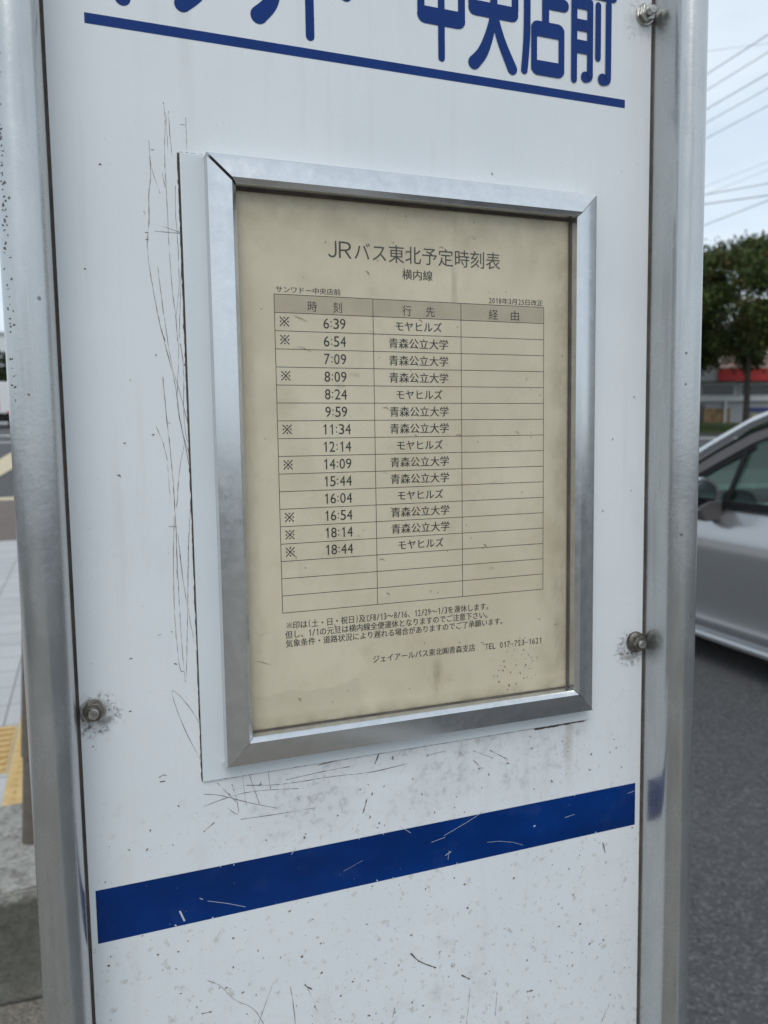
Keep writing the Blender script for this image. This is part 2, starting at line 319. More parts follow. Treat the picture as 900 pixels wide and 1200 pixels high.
M_brown = mat_asphalt('brownish_paving', (.17, .15, .125), (.22, .195, .16), 240.0)
M_brown2 = mat_asphalt('reddish_brown_asphalt', (.105, .082, .072), (.135, .105, .09), 105.0)
M_conc = mat_concrete('rough_concrete', (.26, .25, .225), (.36, .35, .32), 5.0, .35)
M_kerb = mat_concrete('kerb_concrete', (.34, .335, .32), (.42, .415, .40), 3.0, .6)
M_tiles = mat_tiles()
M_yel = mat_concrete('worn_yellow_tile', (.52, .35, .14), (.60, .43, .20), 8.0, .6, .8)
M_paint = mat_concrete('worn_white_paint', (.60, .60, .58), (.70, .70, .68), 5.0, .7, .6)
M_ypaint = mat_concrete('worn_cream_paint', (.50, .42, .27), (.58, .50, .34), 5.0, .7, .6)
M_grass = simple('grass', (.050, .082, .018), .9, var=.5, scale=3.0)
def sheet_grid(x0, x1, ys, dz, xs=None):
    mb = MB(); xs = xs or [x0, x1]; n = len(xs)
    vs = [(x, y, gz(y) + dz) for y in ys for x in xs]
    mb.add(vs, [(j * n + i, j * n + i + 1, (j + 1) * n + i + 1, (j + 1) * n + i) for j in range(len(ys) - 1) for i in range(n - 1)])
    return mb
ROAD = -.08
YS = [-600, -200, -60, -20, 0, 5, 10] + [12 + 2 * k for k in range(30)] + [75, 100, 200, 600, 900]
struct(sheet_grid(-700, 700, YS, ROAD, [-700, -200, -60, -20, 0, 20, 60, 200, 700]).build('road', M_asph))
def slab(x0, x1, y0, y1, z0, z1, name, mat, bev=None):
    mb = MB(); mb.box(x0, x1, y0, y1, z0, z1); return struct(mb.build(name, mat, bevel=bev))
slab(-6.0, .42, -12.0, 2.0, ROAD - .1, 0.0, 'pavement_apron', M_brown)
slab(-6.0, .42, 2.0, 10.05, ROAD - .1, 0.0, 'pavement', M_tiles)
kb = MB()
for k in range(37):
    y = -12.0 + .6 * k; kb.box(.425, .57, y + .003, min(y + .597, 10.05), ROAD - .1, .012)
struct(kb.build('kerb', M_kerb, bevel=.012))
# tactile strips: warning dots along the kerb, a leading strip of bars joining from the left
tp = MB(); tp.box(-.532, -.232, 2.16, 9.0, .0, .004)
k = 0
for iy in range(0, 40):
    for ix in range(5):
        x, y = -.532 + .03 + ix * .06, .35 + 2.0 + iy * .06
        if y > 4.8: break
        n = 8
        for (r, z) in (): pass
        base = [(x + .016 * math.cos(a * math.pi / 4), y + .016 * math.sin(a * math.pi / 4), .0041) for a in range(n)]
        top = [(x + .008 * math.cos(a * math.pi / 4), y + .008 * math.sin(a * math.pi / 4), .014) for a in range(n)]
        tp.add(base + top, [(i, (i + 1) % n, n + (i + 1) % n, n + i) for i in range(n)] + [tuple(range(n, 2 * n))])
o = struct(tp.build('tactile_dots', M_yel))
tb = MB()
for row in range(2):
    y0 = 3.035 + row * .268
    for col in range(10):
        x1 = -.538 - col * .30
        tb.box(x1 - .297, x1, y0, y0 + .264, 0, .004)
        for i in range(4):
            yb = y0 + .033 + i * .066
            tb.box(x1 - .285, x1 - .012, yb - .014, yb + .014, .0041, .016)
struct(tb.build('tactile_bars', M_yel, bevel=.0015))
struct(sheet_grid(-60, .9, [10.06, 12, 14, 15.5], ROAD + .003, [-60, -20, .9]).build('side_street', M_brown2))
# side street beyond the pavement: worn crossing lines
ln = MB(); 
def strip(mb, pts, dz=.004):
    n = len(pts); mb.add([(x, y, gz(y) + ROAD + dz) for x, y in pts], [tuple(range(n))])
strip(ln, [(-9, 15.6), (1.5, 15.6), (1.5, 16.15), (-9, 16.15)])
struct(ln.build('stop_line', M_ypaint))
ln = MB()
strip(ln, [(-2.9, 17.3), (-2.35, 17.3), (-1.7, 31.0), (-2.7, 31.0)], .005)
struct(ln.build('lane_line', M_ypaint))
ln = MB(); 
strip(ln, [(-30, 38.2), (4, 38.2), (4, 38.7), (-30, 38.7)])
struct(ln.build('far_line', M_paint))
# far side of the road at the right: edge line, verge
VR = R(-20.6)
VC = Vector((40.0, 40.0)); vx = Vector((math.cos(VR), math.sin(VR))); vy = Vector((-vx.y, vx.x))
def vp(a, b): q = VC + vx * a + vy * b; return (q.x, q.y)
def vstrip(name, mat, b0, b1, dz0, dz1, a0=-45, a1=60):
    mb = MB(); n = 30; vs = []
    for k in range(n + 1):
        a = a0 + (a1 - a0) * k / n
        for b, dz in ((b0, dz0), (b1, dz1)):
            x, y = vp(a, b); vs.append((x, y, gz(y) + ROAD + dz))
    mb.add(vs, [(2 * k, 2 * k + 2, 2 * k + 3, 2 * k + 1) for k in range(n)])
    return struct(mb.build(name, mat))
vstrip('edge_line', M_paint, -11.2, -10.3, .02, .02)
vstrip('verge', M_grass, -4.5, 6.5, .02, .35)
gb = MB(); rr = random.Random(5)
for k in range(5200):
    x, y = vp(rr.uniform(-8, 12), rr.uniform(-4.4, 4.5)); t = (0 + 4.5) / 11
    z = gz(y) + ROAD + .02; a = rr.uniform(0, 6.28); h = rr.uniform(.06, .22); w = .03
    d = Vector((math.cos(a), math.sin(a), 0)) * w; q = Vector((x, y, z + .1))
    gb.add([q - d, q + d, q + Vector((rr.gauss(0, .05), rr.gauss(0, .05), h))], [(0, 1, 2)])
g = gb.build('verge_grass', M_grass); g['kind'] = 'stuff'; g['label'] = 'rough green grass growing on the verge under the trees'; g['category'] = 'grass'

# =================================================================== CONCRETE BLOCK AND THE STUMPY POST ON IT
bk = MB(); rr = random.Random(2)
nx, nz_ = 46, 1
def blk():
    bm = bmesh.new()
    bmesh.ops.create_cube(bm, size=1.0)
    bmesh.ops.scale(bm, vec=(1.75, .50, .36), verts=bm.verts)
    bmesh.ops.translate(bm, vec=(-.58, 1.854, .110), verts=bm.verts)
    bmesh.ops.bevel(bm, geom=list(bm.edges), offset=.010, segments=1, affect='EDGES')
    bmesh.ops.triangulate(bm, faces=bm.faces)
    for _ in range(4): bmesh.ops.subdivide_edges(bm, edges=[e for e in bm.edges if e.calc_length() > .03], cuts=1, use_grid_fill=True)
    from mathutils import noise as mn
    for v in bm.verts:
        d = mn.noise(v.co * 9) * .012 + mn.noise(v.co * 34) * .007 + mn.noise(v.co * 90) * .002
        v.co += v.normal * d
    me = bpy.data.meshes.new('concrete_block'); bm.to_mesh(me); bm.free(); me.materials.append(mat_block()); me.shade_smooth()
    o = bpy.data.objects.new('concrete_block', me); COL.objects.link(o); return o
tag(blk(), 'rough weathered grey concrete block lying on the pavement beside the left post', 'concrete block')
gp = thing('guard_post', 'slim brown metal post with a thicker upper sleeve, standing on the concrete block', 'post', (-.358, 1.849, .285))
gp.rotation_euler = (0, .06, 0)
M_brownp = simple('brown_painted_metal', (.135, .115, .095), .5, .2, var=.2, scale=30)
a = MB(); a.lathe([(.030, -.006), (.030, .62)], (0, 0, 0), 'z', 24); a.build('post', M_brownp, gp, smooth=40)
a = MB(); a.lathe([(.0305, .248), (.0345, .250), (.0345, .66), (.030, .672), (.012, .678)], (0, 0, 0), 'z', 24); a.build('sleeve', M_brownp, gp, smooth=40)

# =================================================================== SILVER CAR
def mat_carpaint():
    m, nt, b = new_mat('silver_metallic_paint'); v = coords(nt)
    c = mix(nt, ramp(nt, noise(nt, v, 700.0, 2), .35, .7), (.37, .375, .385), (.45, .455, .465))
    nt.links.new(c, b.inputs['Base Color']); b.inputs['Metallic'].default_value = .72; b.inputs['Roughness'].default_value = .24
    b.inputs['Coat Weight'].default_value = .8; b.inputs['Coat Roughness'].default_value = .04
    return m
def mat_glass(name, tint, rough=.02):
    m, nt, b = new_mat(name); nt.nodes.remove(b); out = nt.nodes['Material Output']
    t = nd(nt, 'ShaderNodeBsdfTransparent'); t.inputs['Color'].default_value = (*tint, 1)
    g = nd(nt, 'ShaderNodeBsdfGlossy'); g.inputs['Roughness'].default_value = rough
    f = nd(nt, 'ShaderNodeFresnel'); f.inputs['IOR'].default_value = 1.55
    ms = nd(nt, 'ShaderNodeMixShader'); nt.links.new(f.outputs[0], ms.inputs[0]); nt.links.new(t.outputs[0], ms.inputs[1]); nt.links.new(g.outputs[0], ms.inputs[2])
    nt.links.new(ms.outputs[0], out.inputs['Surface']); return m
M_car = mat_carpaint(); M_glass = mat_glass('green_tinted_glass', (.50, .66, .58))
M_blk = simple('black_trim', (.012, .012, .013), .6, spec=.2); M_rub = simple('tyre_rubber', (.02, .02, .021), .85, var=.2)
M_sat = simple('satin_pillar_trim', (.105, .098, .098), .5, .3); M_rim = simple('alloy', (.45, .46, .47), .35, .9)
M_int = simple('dark_cabin_cloth', (.05, .052, .055), .9, var=.2); M_chrome = simple('mirror_glass', (.5, .54, .56), .05, 1.0)
M_red = simple('red_lens', (.45, .02, .02), .2); M_lens = simple('clear_lens', (.55, .57, .6), .12, .4)
CL, CW_ = 4.15, 1.70
car = thing('silver_car', 'silver compact car with green-tinted windows on the asphalt road to the right of the sign', 'car', (3.30 + CW_ / 2, .72, ROAD))
def lerp_tab(tab, t):
    for (a, va), (b, vb) in zip(tab, tab[1:]):
        if t <= b:
            k = 0 if b == a else max(0, (t - a) / (b - a)); return va + (vb - va) * k
    return tab[-1][1]
BELT = [(0, .98), (.25, 1.03), (2.0, 1.01), (2.9, 1.0), (3.25, .985), (3.6, .90), (3.95, .78), (4.15, .60)]
WID = [(0, .70), (.12, .80), (.5, .845), (1.2, .85), (3.0, .85), (3.5, .835), (3.9, .77), (4.08, .66), (4.15, .52)]
BOTZ = [(0, .34), (.2, .24), (.6, .17), (3.5, .17), (3.9, .19), (4.15, .30)]
SIDE = [(-.085, 1.0), (-.048, .93), (-.018, .86), (0, .765), (-.004, .70), (-.020, .56), (-.038, .40), (-.042, .33), (-.037, .285), (-.032, .265), (-.044, .235), (-.060, .19), (-.066, .17)]
body = MB(); st = [0, .04, .12, .25, .45] + [.6 + .1 * k for k in range(30)] + [3.6, 3.7, 3.8, 3.9, 4.0, 4.08, 4.13, 4.15]
st = sorted(set(round(s, 3) for s in st)); rows = []
for y in st:
    w = lerp_tab(WID, y); be = lerp_tab(BELT, y); bo = lerp_tab(BOTZ, y); half = []
    for off, z in SIDE:
        t = (z - .17) / .83; half.append((w + off, bo + (be - bo) * t))
    crown = .045 if y > 3.2 else .0
    top = [(half[0][0] * .93, be + .015 + crown * .3), (half[0][0] * .6, be + .02 + crown * .8), (0, be + .02 + crown)]
    ring = [(0, bo)] + [(half[-1][0] * .9, bo)] + half[::-1] + top
    rows.append([(-x, y, z) for x, z in ring] + [(x, y, z) for x, z in ring[-2:0:-1]])
n = len(rows[0]); vs = [p for r_ in rows for p in r_]
body.add(vs, [(i * n + k, i * n + (k + 1) % n, (i + 1) * n + (k + 1) % n, (i + 1) * n + k) for i in range(len(rows) - 1) for k in range(n)] + [tuple(range(n)), tuple(range((len(rows) - 1) * n, len(rows) * n))])
bo_ = body.build('body', M_car, car, smooth=38)
# wheel arches cut out of the body
AX = (.78, 3.36)
for y in AX:
    for s in (-1, 1):
        cm = MB(); cm.lathe([(.355, -.28), (.355, .14)] if s > 0 else [(.355, -.14), (.355, .28)], (s * .80, y, .30), 'x', 40)
        co = cm.build('cutter', None); co.location = car.location
        co.parent = None; bpy.context.view_layer.update()
        md = bo_.modifiers.new('arch', 'BOOLEAN'); md.operation = 'DIFFERENCE'; md.object = co; md.solver = 'EXACT'
        bpy.context.view_layer.update()
        me = bpy.data.meshes.new_from_object(bo_.evaluated_get(bpy.context.evaluated_depsgraph_get()))
        bo_.modifiers.clear(); bo_.data = me; bpy.data.objects.remove(co)
bo_.data.set_sharp_from_angle(angle=R(38))
for y in AX:
    for s in (-1, 1):
        ty = MB(); ty.lathe([(.20, -.09), (.285, -.095), (.302, -.075), (.305, 0), (.302, .075), (.285, .095), (.20, .09)], (s * .735, y, .305), 'x', 40)
        w = ty.build('wheel', M_rub, car, smooth=30)
        rm = MB(); f = s * .098
        rm.lathe([(.205, f - .03 * s), (.205, f), (.19, f - .008 * s)] , (s * .735, y, .305), 'x', 40)
        for k in range(5):
            a = k * 2 * math.pi / 5
            rm.tube([(s * .735 + f * .9, y + .03 * math.cos(a), .305 + .03 * math.sin(a)), (s * .735 + f * .95, y + .19 * math.cos(a), .305 + .19 * math.sin(a))], [.034, .022], 8)
        rm.lathe([(.055, f * .7), (.05, f * 1.02)], (s * .735, y, .305), 'x', 20)
        rm.build('rim', M_rim, w, smooth=30)
        wl_ = MB(); wl_.lathe([(.35, 0), (.35, .002)], (s * .58, y, .30), 'x', 32); wl_.build('arch_liner', M_blk, car)
# side skirt
for s in (-1, 1):
    sk = MB()
    prof = [(.77, .205), (.818, .20), (.826, .185), (.824, .165), (.77, .150)]
    sk.prism([(s * x, z) for x, z in prof], 1.16, 2.98, 'y'); sk.build('side_skirt', M_car, car, smooth=20)
# greenhouse: roof with pillars, then windows
RZ = [(.10, 1.15), (.35, 1.52), (.7, 1.585), (1.6, 1.61), (2.1, 1.585), (2.34, 1.52)]
def gw(y, z):                                # half width of cabin at height z: leans inwards
    base = lerp_tab([(0, .72), (.4, .785), (3.0, .785), (3.4, .74)], y)
    return base - max(0, z - 1.0) * .26
def roofz(y):
    return lerp_tab([(.05, 1.04), (.12, 1.20), (.32, 1.50), (.6, 1.575), (1.3, 1.61), (1.9, 1.595), (2.15, 1.555), (2.33, 1.50), (3.28, .99)], y)
roof = MB(); ry = [.32, .45, .6, .8, 1.0, 1.3, 1.6, 1.9, 2.05, 2.15, 2.25, 2.33]; rows = []
for y in ry:
    z = roofz(y); w = gw(y, z)
    rows.append([(x * w, y, z + .035 * (1 - x * x) - (.05 if abs(x) == 1 else 0)) for x in (-1, -.96, -.8, -.4, 0, .4, .8, .96, 1)])
n = 9; roof.add([p for r_ in rows for p in r_], [(i * n + k, i * n + k + 1, (i + 1) * n + k + 1, (i + 1) * n + k) for i in range(len(rows) - 1) for k in range(n - 1)])
rf = roof.build('roof', M_car, car, smooth=50)
md = rf.modifiers.new('solid', 'SOLIDIFY'); md.thickness = .03; md.offset = -1
def bar(mb, P, w, t, out):
    """flat pillar: path P, width w (in the side plane), thickness t, outward direction out"""
    P = [Vector(p) for p in P]; vs = []
    for i, p in enumerate(P):
        d = (P[min(i + 1, len(P) - 1)] - P[max(i - 1, 0)]).normalized(); nrm = Vector(out) - d * Vector(out).dot(d); nrm.normalize(); sd = d.cross(nrm)
        ww = w[i] if isinstance(w, (list, tuple)) else w
        vs += [p - sd * ww / 2, p + sd * ww / 2, p + sd * ww * .42 + nrm * t, p - sd * ww * .42 + nrm * t]
    fs = [(i * 4 + k, i * 4 + (k + 1) % 4, (i + 1) * 4 + (k + 1) % 4, (i + 1) * 4 + k) for i in range(len(P) - 1) for k in range(4)] + [(0, 1, 2, 3), tuple(range(len(P) * 4 - 4, len(P) * 4))]
    mb.add(vs, fs)
for s in (-1, 1):
    out = (s, 0, .3)
    def sp(y, z, dx=0): return (s * (gw(y, z) + dx), y, z)
    ap = [(3.38, .955), (3.20, 1.065), (2.95, 1.215), (2.70, 1.36), (2.45, 1.49), (2.20, 1.578), (1.9, 1.62)]
    pm = MB(); bar(pm, [sp(y, z - .02, .012) for y, z in ap], [.11, .105, .095, .09, .08, .06, .05], .034, (s * .62, 0, 1)); pm.build('windscreen_pillar', M_car, car, smooth=25)
    fm = MB(); bar(fm, [sp(y - .028, z - .105, .012) for y, z in ap[1:6]], [.05, .07, .075, .07, .05], .018, out); fm.build('window_surround', M_sat, car, smooth=25)
    gm_ = MB(); bar(gm_, [sp(y - .014, z - .063, .010) for y, z in ap[0:7]], .030, .012, out); bar(gm_, [sp(y - .045, z - .152, .008) for y, z in ap[1:5]], .030, .012, out)
    bar(gm_, [sp(3.30, .985, .02), sp(2.2, 1.005, .02), sp(1.2, 1.02, .02), sp(.4, 1.045, .02)], .048, .014, (s, 0, 0)); gm_.build('window_seal', M_blk, car, smooth=25)
    dm = MB(); bar(dm, [sp(2.52, .99, .012), sp(2.45, 1.32, .012)], .034, .014, out); dm.build('quarter_divider', M_blk, car)
    bm_ = MB(); bar(bm_, [sp(1.60, 1.0, .012), sp(1.52, 1.56, .012)], .11, .016, out); bm_.build('centre_pillar', M_blk, car)
    rp = MB(); bar(rp, [sp(.42, 1.0, .012), sp(.42, 1.52, .012)], [.5, .22], .03, out); rp.build('rear_pillar', M_car, car)
    rr_ = MB(); bar(rr_, [sp(2.2, 1.56, .008), sp(1.6, 1.585, .008), sp(.9, 1.57, .008), sp(.4, 1.50, .008)], .07, .025, out); rr_.build('roof_rail', M_car, car, smooth=30)
    # panes: front quarter, front door, rear door
    def pane(pts):
        mb = MB(); mb.add([sp(y, z, .006) for y, z in pts], [tuple(range(len(pts)))]); return mb.build('side_window', M_glass, car)
    pane([(2.51, .99), (3.22, .985), (2.95, 1.10), (2.47, 1.36)])
    pane([(1.64, 1.0), (2.51, .99), (2.47, 1.36), (2.2, 1.49), (1.58, 1.56)])
    pane([(.62, 1.02), (1.56, 1.0), (1.50, 1.56), (.55, 1.50)])
    # door mirror
    mc = Vector((s * .935, 2.60, 1.06))
    mm = MB(); mm.lathe([(.02, .055), (.075, .045), (.104, .015), (.108, -.03), (.102, -.05)], (0, 0, 0), 'y', 28)
    mm.v = [(mc.x + x * 1.12, mc.y + y, mc.z + z * .95) for x, y, z in mm.v]
    mo = mm.build('door_mirror', M_car, car, smooth=40)
    g2 = MB(); g2.lathe([(.083, -.0503), (.082, -.0530)], (0, 0, 0), 'y', 28); g2.v = [(mc.x + x * 1.12, mc.y + y, mc.z + z * .95) for x, y, z in g2.v]; g2.build('mirror_rim', M_blk, mo)
    g2 = MB(); g2.lathe([(.076, -.0532), (.075, -.0540)], (0, 0, 0), 'y', 28); g2.v = [(mc.x + x * 1.12, mc.y + y, mc.z + z * .95) for x, y, z in g2.v]; g2.build('mirror_glass', M_chrome, mo)
    ft = MB(); ft.prism([(s * .80, 1.02), (s * .80, .90), (s * .93, .90), (s * .97, .99), (s * .90, 1.02)], 2.54, 2.63, 'y'); ft.build('mirror_foot', M_sat, mo, bevel=.01)
    # door lines and handles
    for y0 in (2.86, 1.58, .62):
        dl = MB()
        for (o1, z1), (o2, z2) in zip(SIDE[:9], SIDE[1:9]):
            dl.add([(s * (.85 + o1 + .001), y0 - .004, z1), (s * (.85 + o1 + .001), y0 + .004, z1), (s * (.85 + o2 + .001), y0 + .004, z2), (s * (.85 + o2 + .001), y0 - .004, z2)], [(0, 1, 2, 3)])
        dl.build('door_gap', M_blk, car)
    for y0 in (1.72, .72):
        h = MB(); h.tube([(s * .852, y0, .87), (s * .885, y0 + .03, .875), (s * .885, y0 + .17, .875), (s * .852, y0 + .2, .87)], .014, 8); h.build('door_handle', M_car, car, smooth=40)
    hl = MB(); hl.add([(s * .60, 4.06, .66), (s * .74, 3.93, .70), (s * .79, 3.72, .78), (s * .74, 3.74, .84), (s * .58, 3.98, .76)], [(0, 1, 2, 3, 4)]); h_ = hl.build('headlight', M_lens, car)
    md = h_.modifiers.new('solid', 'SOLIDIFY'); md.thickness = .05; md.offset = 0
    tl = MB(); tl.box(min(s * .60, s * .79), max(s * .60, s * .79), -.012, .10, .78, 1.02); tl.build('tail_light', M_red, car, bevel=.012)
ws = MB(); q = [(3.34, .975), (2.36, 1.51)]
ws.add([(-gw(3.3, .98) + .02, q[0][0], q[0][1]), (gw(3.3, .98) - .02, q[0][0], q[0][1]), (gw(2.36, 1.5), q[1][0], q[1][1]), (0, q[1][0] + .02, q[1][1] + .05), (-gw(2.36, 1.5), q[1][0], q[1][1])], [(0, 1, 2, 3, 4)])
ws.build('windscreen', M_glass, car)
rw = MB(); rw.add([(-.68, .10, 1.04), (.68, .10, 1.04), (.62, .33, 1.50), (-.62, .33, 1.50)], [(0, 1, 2, 3)]); rw.build('rear_window', M_glass, car)
for x in (-.38, .38):
    for y, b_ in ((1.55, 0), (.65, 0)):
        se = MB(); se.box(x - .24, x + .24, y - .10, y + .06, .8, 1.22); se.box(x - .12, x + .12, y - .06, y + .04, 1.24, 1.42); se.build('seat', M_int, car, bevel=.05)
db = MB(); db.prism([(2.35, .9), (2.35, 1.045), (2.55, 1.08), (3.1, 1.02), (3.2, .95)], -.68, .68, 'x'); db.build('dashboard', M_int, car, bevel=.03)
sw = MB(); sw.tube([(-.0 + .36 + .18 * math.cos(a), 2.25 + .08 * math.sin(a), 1.02 + .16 * math.sin(a)) for a in [k * math.pi / 10 for k in range(20)] + [0]], .014, 8, False); sw.build('steering_wheel', M_blk, car)

# =================================================================== TREES
def mat_leaf(name, green, green2, tip, amount):
    m, nt, b = new_mat(name); v = coords(nt)
    c = mix(nt, ramp(nt, noise(nt, v, 1.6, 4), .35, .65), green, green2)
    c = mix(nt, ramp(nt, noise(nt, v, .55, 5, .7), .62 - amount, .80 - amount), c, tip)
    nt.links.new(c, b.inputs['Base Color']); b.inputs['Roughness'].default_value = .65; b.inputs['Specular IOR Level'].default_value = .25
    return m
M_leaf = mat_leaf('zelkova_leaves', (.026, .042, .010), (.066, .090, .020), (.135, .078, .024), .09)
M_leaf2 = mat_leaf('dull_leaves', (.020, .034, .012), (.040, .055, .018), (.07, .055, .02), .0)
M_bark = mat_concrete('bark', (.055, .045, .038), (.085, .072, .06), 3.0, .5)
def crown_mesh(seed, rx, ry, rz, nclump, nleaf, size, flat=.75):
    rr = random.Random(seed); mb = MB(); clumps = []
    for k in range(nclump):
        while True:
            p = Vector((rr.uniform(-1, 1), rr.uniform(-1, 1), rr.uniform(-1, 1)))
            if .25 < p.length < 1: break
        p = p.normalized() * (p.length ** .55)
        clumps.append((Vector((p.x * rx, p.y * ry, p.z * rz)), rr.uniform(.55, 1.15)))
    for k in range(nleaf):
        c, r = rr.choice(clumps)
        d = Vector((rr.gauss(0, 1), rr.gauss(0, 1), rr.gauss(0, .6))) * (r * .52)
        p = c + d; a = Vector((rr.gauss(0, 1), rr.gauss(0, 1), rr.gauss(0, .6))).normalized(); b = a.orthogonal().normalized()
        b = (Matrix.Rotation(rr.uniform(0, 6.28), 3, a) @ b); c2 = a.cross(b); s = size * rr.uniform(.6, 1.3)
        mb.add([p - b * s, p + c2 * s * .5, p + b * s, p - c2 * s * .5], [(0, 1, 2, 3)])
    return mb, clumps
def tree(label, x, y, h, cz, rx, rz, seed, leaf, nclump=70, nleaf=22000, size=.16, group=None):
    t = thing('street_tree', label, 'tree', (x, y, gz(y) + ROAD), 0, group)
    cm, cl = crown_mesh(seed, rx, rx, rz, nclump, nleaf, size)
    cm.v = [(a, b, c + cz) for a, b, c in cm.v]; cm.build('crown', leaf, t)
    rr = random.Random(seed); tk = MB(); f = cz - rz * .55
    tk.tube([(0, 0, -.3), (0.02, 0, .2), (.03, .02, f * .5), (.0, .05, f), (.1, 0, cz), (.05, .05, cz + rz * .6)], [.30, .22, .17, .15, .09, .03], 12)
    for k in range(18):
        c, r = cl[k * 3 % len(cl)]; z0 = f * rr.uniform(.8, 1.2); e = Vector((c.x, c.y, c.z + cz)); m_ = Vector((e.x * .45, e.y * .45, (z0 + e.z) / 2 - .2))
        tk.tube([(0, 0.03, z0), m_, e], [.09, .05, .018], 7)
    tk.build('trunk', M_bark, t, smooth=60)
    return t
tree('broad tree turning brown at the top, on a slim bare trunk across the road', 38.8, 38.6, 12.5, 7.65, 8.4, 3.45, 21, M_leaf, 165, 64000, .15, 'trees across the road')
tree('dark tree half hidden behind the right post of the sign, across the road', 32.9, 42.6, 11.5, 6.6, 5.2, 4.1, 33, M_leaf, 90, 34000, .17, 'trees across the road')
tree('small dull green tree far away past the van at the left edge', -5.6, 82.0, 7.2, 4.6, 2.6, 2.3, 5, M_leaf2, 40, 5000, .2)

# =================================================================== STORE ACROSS THE ROAD
store = thing('roadside_store', 'low pale store with a red band and notice boards behind the trees', 'building', (46.5, 47.0, gz(47.0) + ROAD - .62), VR)
M_swall = mat_concrete('pale_cladding', (.40, .42, .42), (.46, .48, .48), .8, .8, .4)
M_sup = mat_concrete('beige_cladding', (.46, .42, .36), (.52, .47, .40), .7, .8, .4)
M_sred = simple('red_fascia', (.50, .022, .022), .5, var=.1, scale=2)
M_swhite = simple('white_trim', (.66, .68, .68), .5, var=.05, scale=2); M_swin = simple('dark_shop_glass', (.05, .06, .065), .12, .0)
M_or = simple('orange_notice', (.30, .19, .09), .6, var=.5, scale=3); M_bl = simple('blue_notice', (.04, .06, .20), .6, var=.1, scale=3); M_ye = simple('yellow_notice', (.40, .34, .16), .6, var=.4, scale=4)
a = MB(); a.box(-22, 26, 0, 14, -.6, 4.0); a.build('wall', M_swall, store)
a = MB(); a.box(-22, 26, .5, 14, 5.05, 8.3); a.build('upper_wall', M_sup, store)
a = MB(); a.box(-21.8, 25.8, .3, 14, 8.3, 8.6); a.build('roof_edge', M_swhite, store)
a = MB(); a.box(-1.9, 25, -.9, .45, 4.02, 4.90); a.build('fascia', M_sred, store)
a = MB(); a.box(-22, -1.92, -.5, .45, 4.02, 5.03); a.build('side_fascia', M_swall, store)
a = MB(); a.box(-22.2, 26.2, -.25, -.003, 2.55, 2.85); a.build('canopy_edge', M_swhite, store)
for k in range(16):
    x = -21 + k * 3; a = MB(); a.box(x, x + 2.6, -.06, -.004, 2.90, 3.85); f = a.build('window', M_swhite, store)
    a = MB(); a.box(x + .08, x + 2.52, -.075, -.062, 2.98, 3.77); a.build('pane', M_swin, f)
for k in range(5):
    z = 5.5 + .55 * k; a = MB(); a.box(-21, 25, .42, .497, z, z + .12); a.build('cladding_batten', M_swhite if k % 2 else M_sup, store)
for x in (-1.2, 3.6, 8.5):
    a = MB(); a.box(x, x + .16, -.22, -.06, -.5, 2.53); a.build('canopy_post', M_swhite, store)
a = MB(); a.box(-2.7, -.7, -.10, -.03, .85, 2.0); a.build('notice_board', M_or, store, bevel=.02)
a = MB(); a.box(.55, 3.3, -.12, -.05, 1.72, 2.05); a.build('blue_board', M_bl, store, bevel=.02)
a = MB(); a.box(.9, 3.0, -.11, -.05, .95, 1.55); a.build('yellow_board', M_ye, store, bevel=.02)
for x in (-4.5, 1.2, 5.0, 9.0):
    a = MB(); a.box(x, x + 1.9, -.028, -.004, .0, 2.3); a.build('shop_door', M_swin, store) if x != 1.2 else None
# pale far building, left
fb = thing('far_building', 'plain pale building far off beyond the small tree at the left edge', 'building', (-9, 105, gz(105) + ROAD), 0)
a = MB(); a.box(-9, 3.2, 0, 10, -.5, 10.5); a.build('wall', M_swhite, fb)
for r_ in range(3):
    for c_ in range(5):
        a = MB(); a.box(-8 + c_ * 2.2, -6.8 + c_ * 2.2, -.03, -.002, 1.2 + r_ * 3, 2.6 + r_ * 3); a.build('window', M_swin, fb)
a = MB(); a.box(-9.2, 3.4, -.2, 10.2, 10.502, 10.8); a.build('roof', M_swall, fb)

# =================================================================== VAN FAR LEFT
M_wh = simple('white_van_paint', (.68, .68, .68), .35, coat=.3)
van = thing('delivery_van', 'tall white van with red panels on its back, far away past the left post', 'van', (-5.55, 58.0, gz(58.0) + ROAD))
a = MB(); a.box(-.95, .95, 0, 4.6, .95, 3.05); a.build('body', M_wh, van, bevel=.08)
a = MB(); a.box(-.92, .92, .12, 5.6, .42, .947); a.build('chassis', M_blk, van, bevel=.04)
a = MB(); a.prism([(4.62, .5), (5.9, .5), (5.95, 1.2), (5.5, 2.0), (4.62, 2.1)], -.9, .9, 'x'); a.build('cab', M_wh, van, bevel=.06)
a = MB(); a.prism([(5.60, 1.95), (5.99, 1.25), (6.0, 1.27), (5.62, 1.97)], -.8, .8, 'x'); a.build('windscreen', M_swin, van)
for x in (-.93, -.30):
    a = MB(); a.box(x + .02, x + .46, -.03, -.002, 1.15, 2.75); a.build('red_panel', M_red if x < -.5 else M_sred, van)
for x in (-.9, .62):
    a = MB(); a.box(x, x + .28, -.04, -.002, .97, 1.12); a.build('tail_light', M_red, van)
a = MB(); a.box(-.95, .95, -.10, .08, .50, .72); a.build('bumper', M_blk, van, bevel=.03)
for x in (-.72, .72):
    for y in (.95, 5.0):
        a = MB(); a.lathe([(.28, -.13), (.37, -.12), (.37, .12), (.28, .13)], (x, y, .37), 'x', 28); w = a.build('wheel', M_rub, van, smooth=30)
        a = MB(); a.lathe([(.2, -.14), (.2, .14)], (x, y, .37), 'x', 20); a.build('rim', M_rim, w)

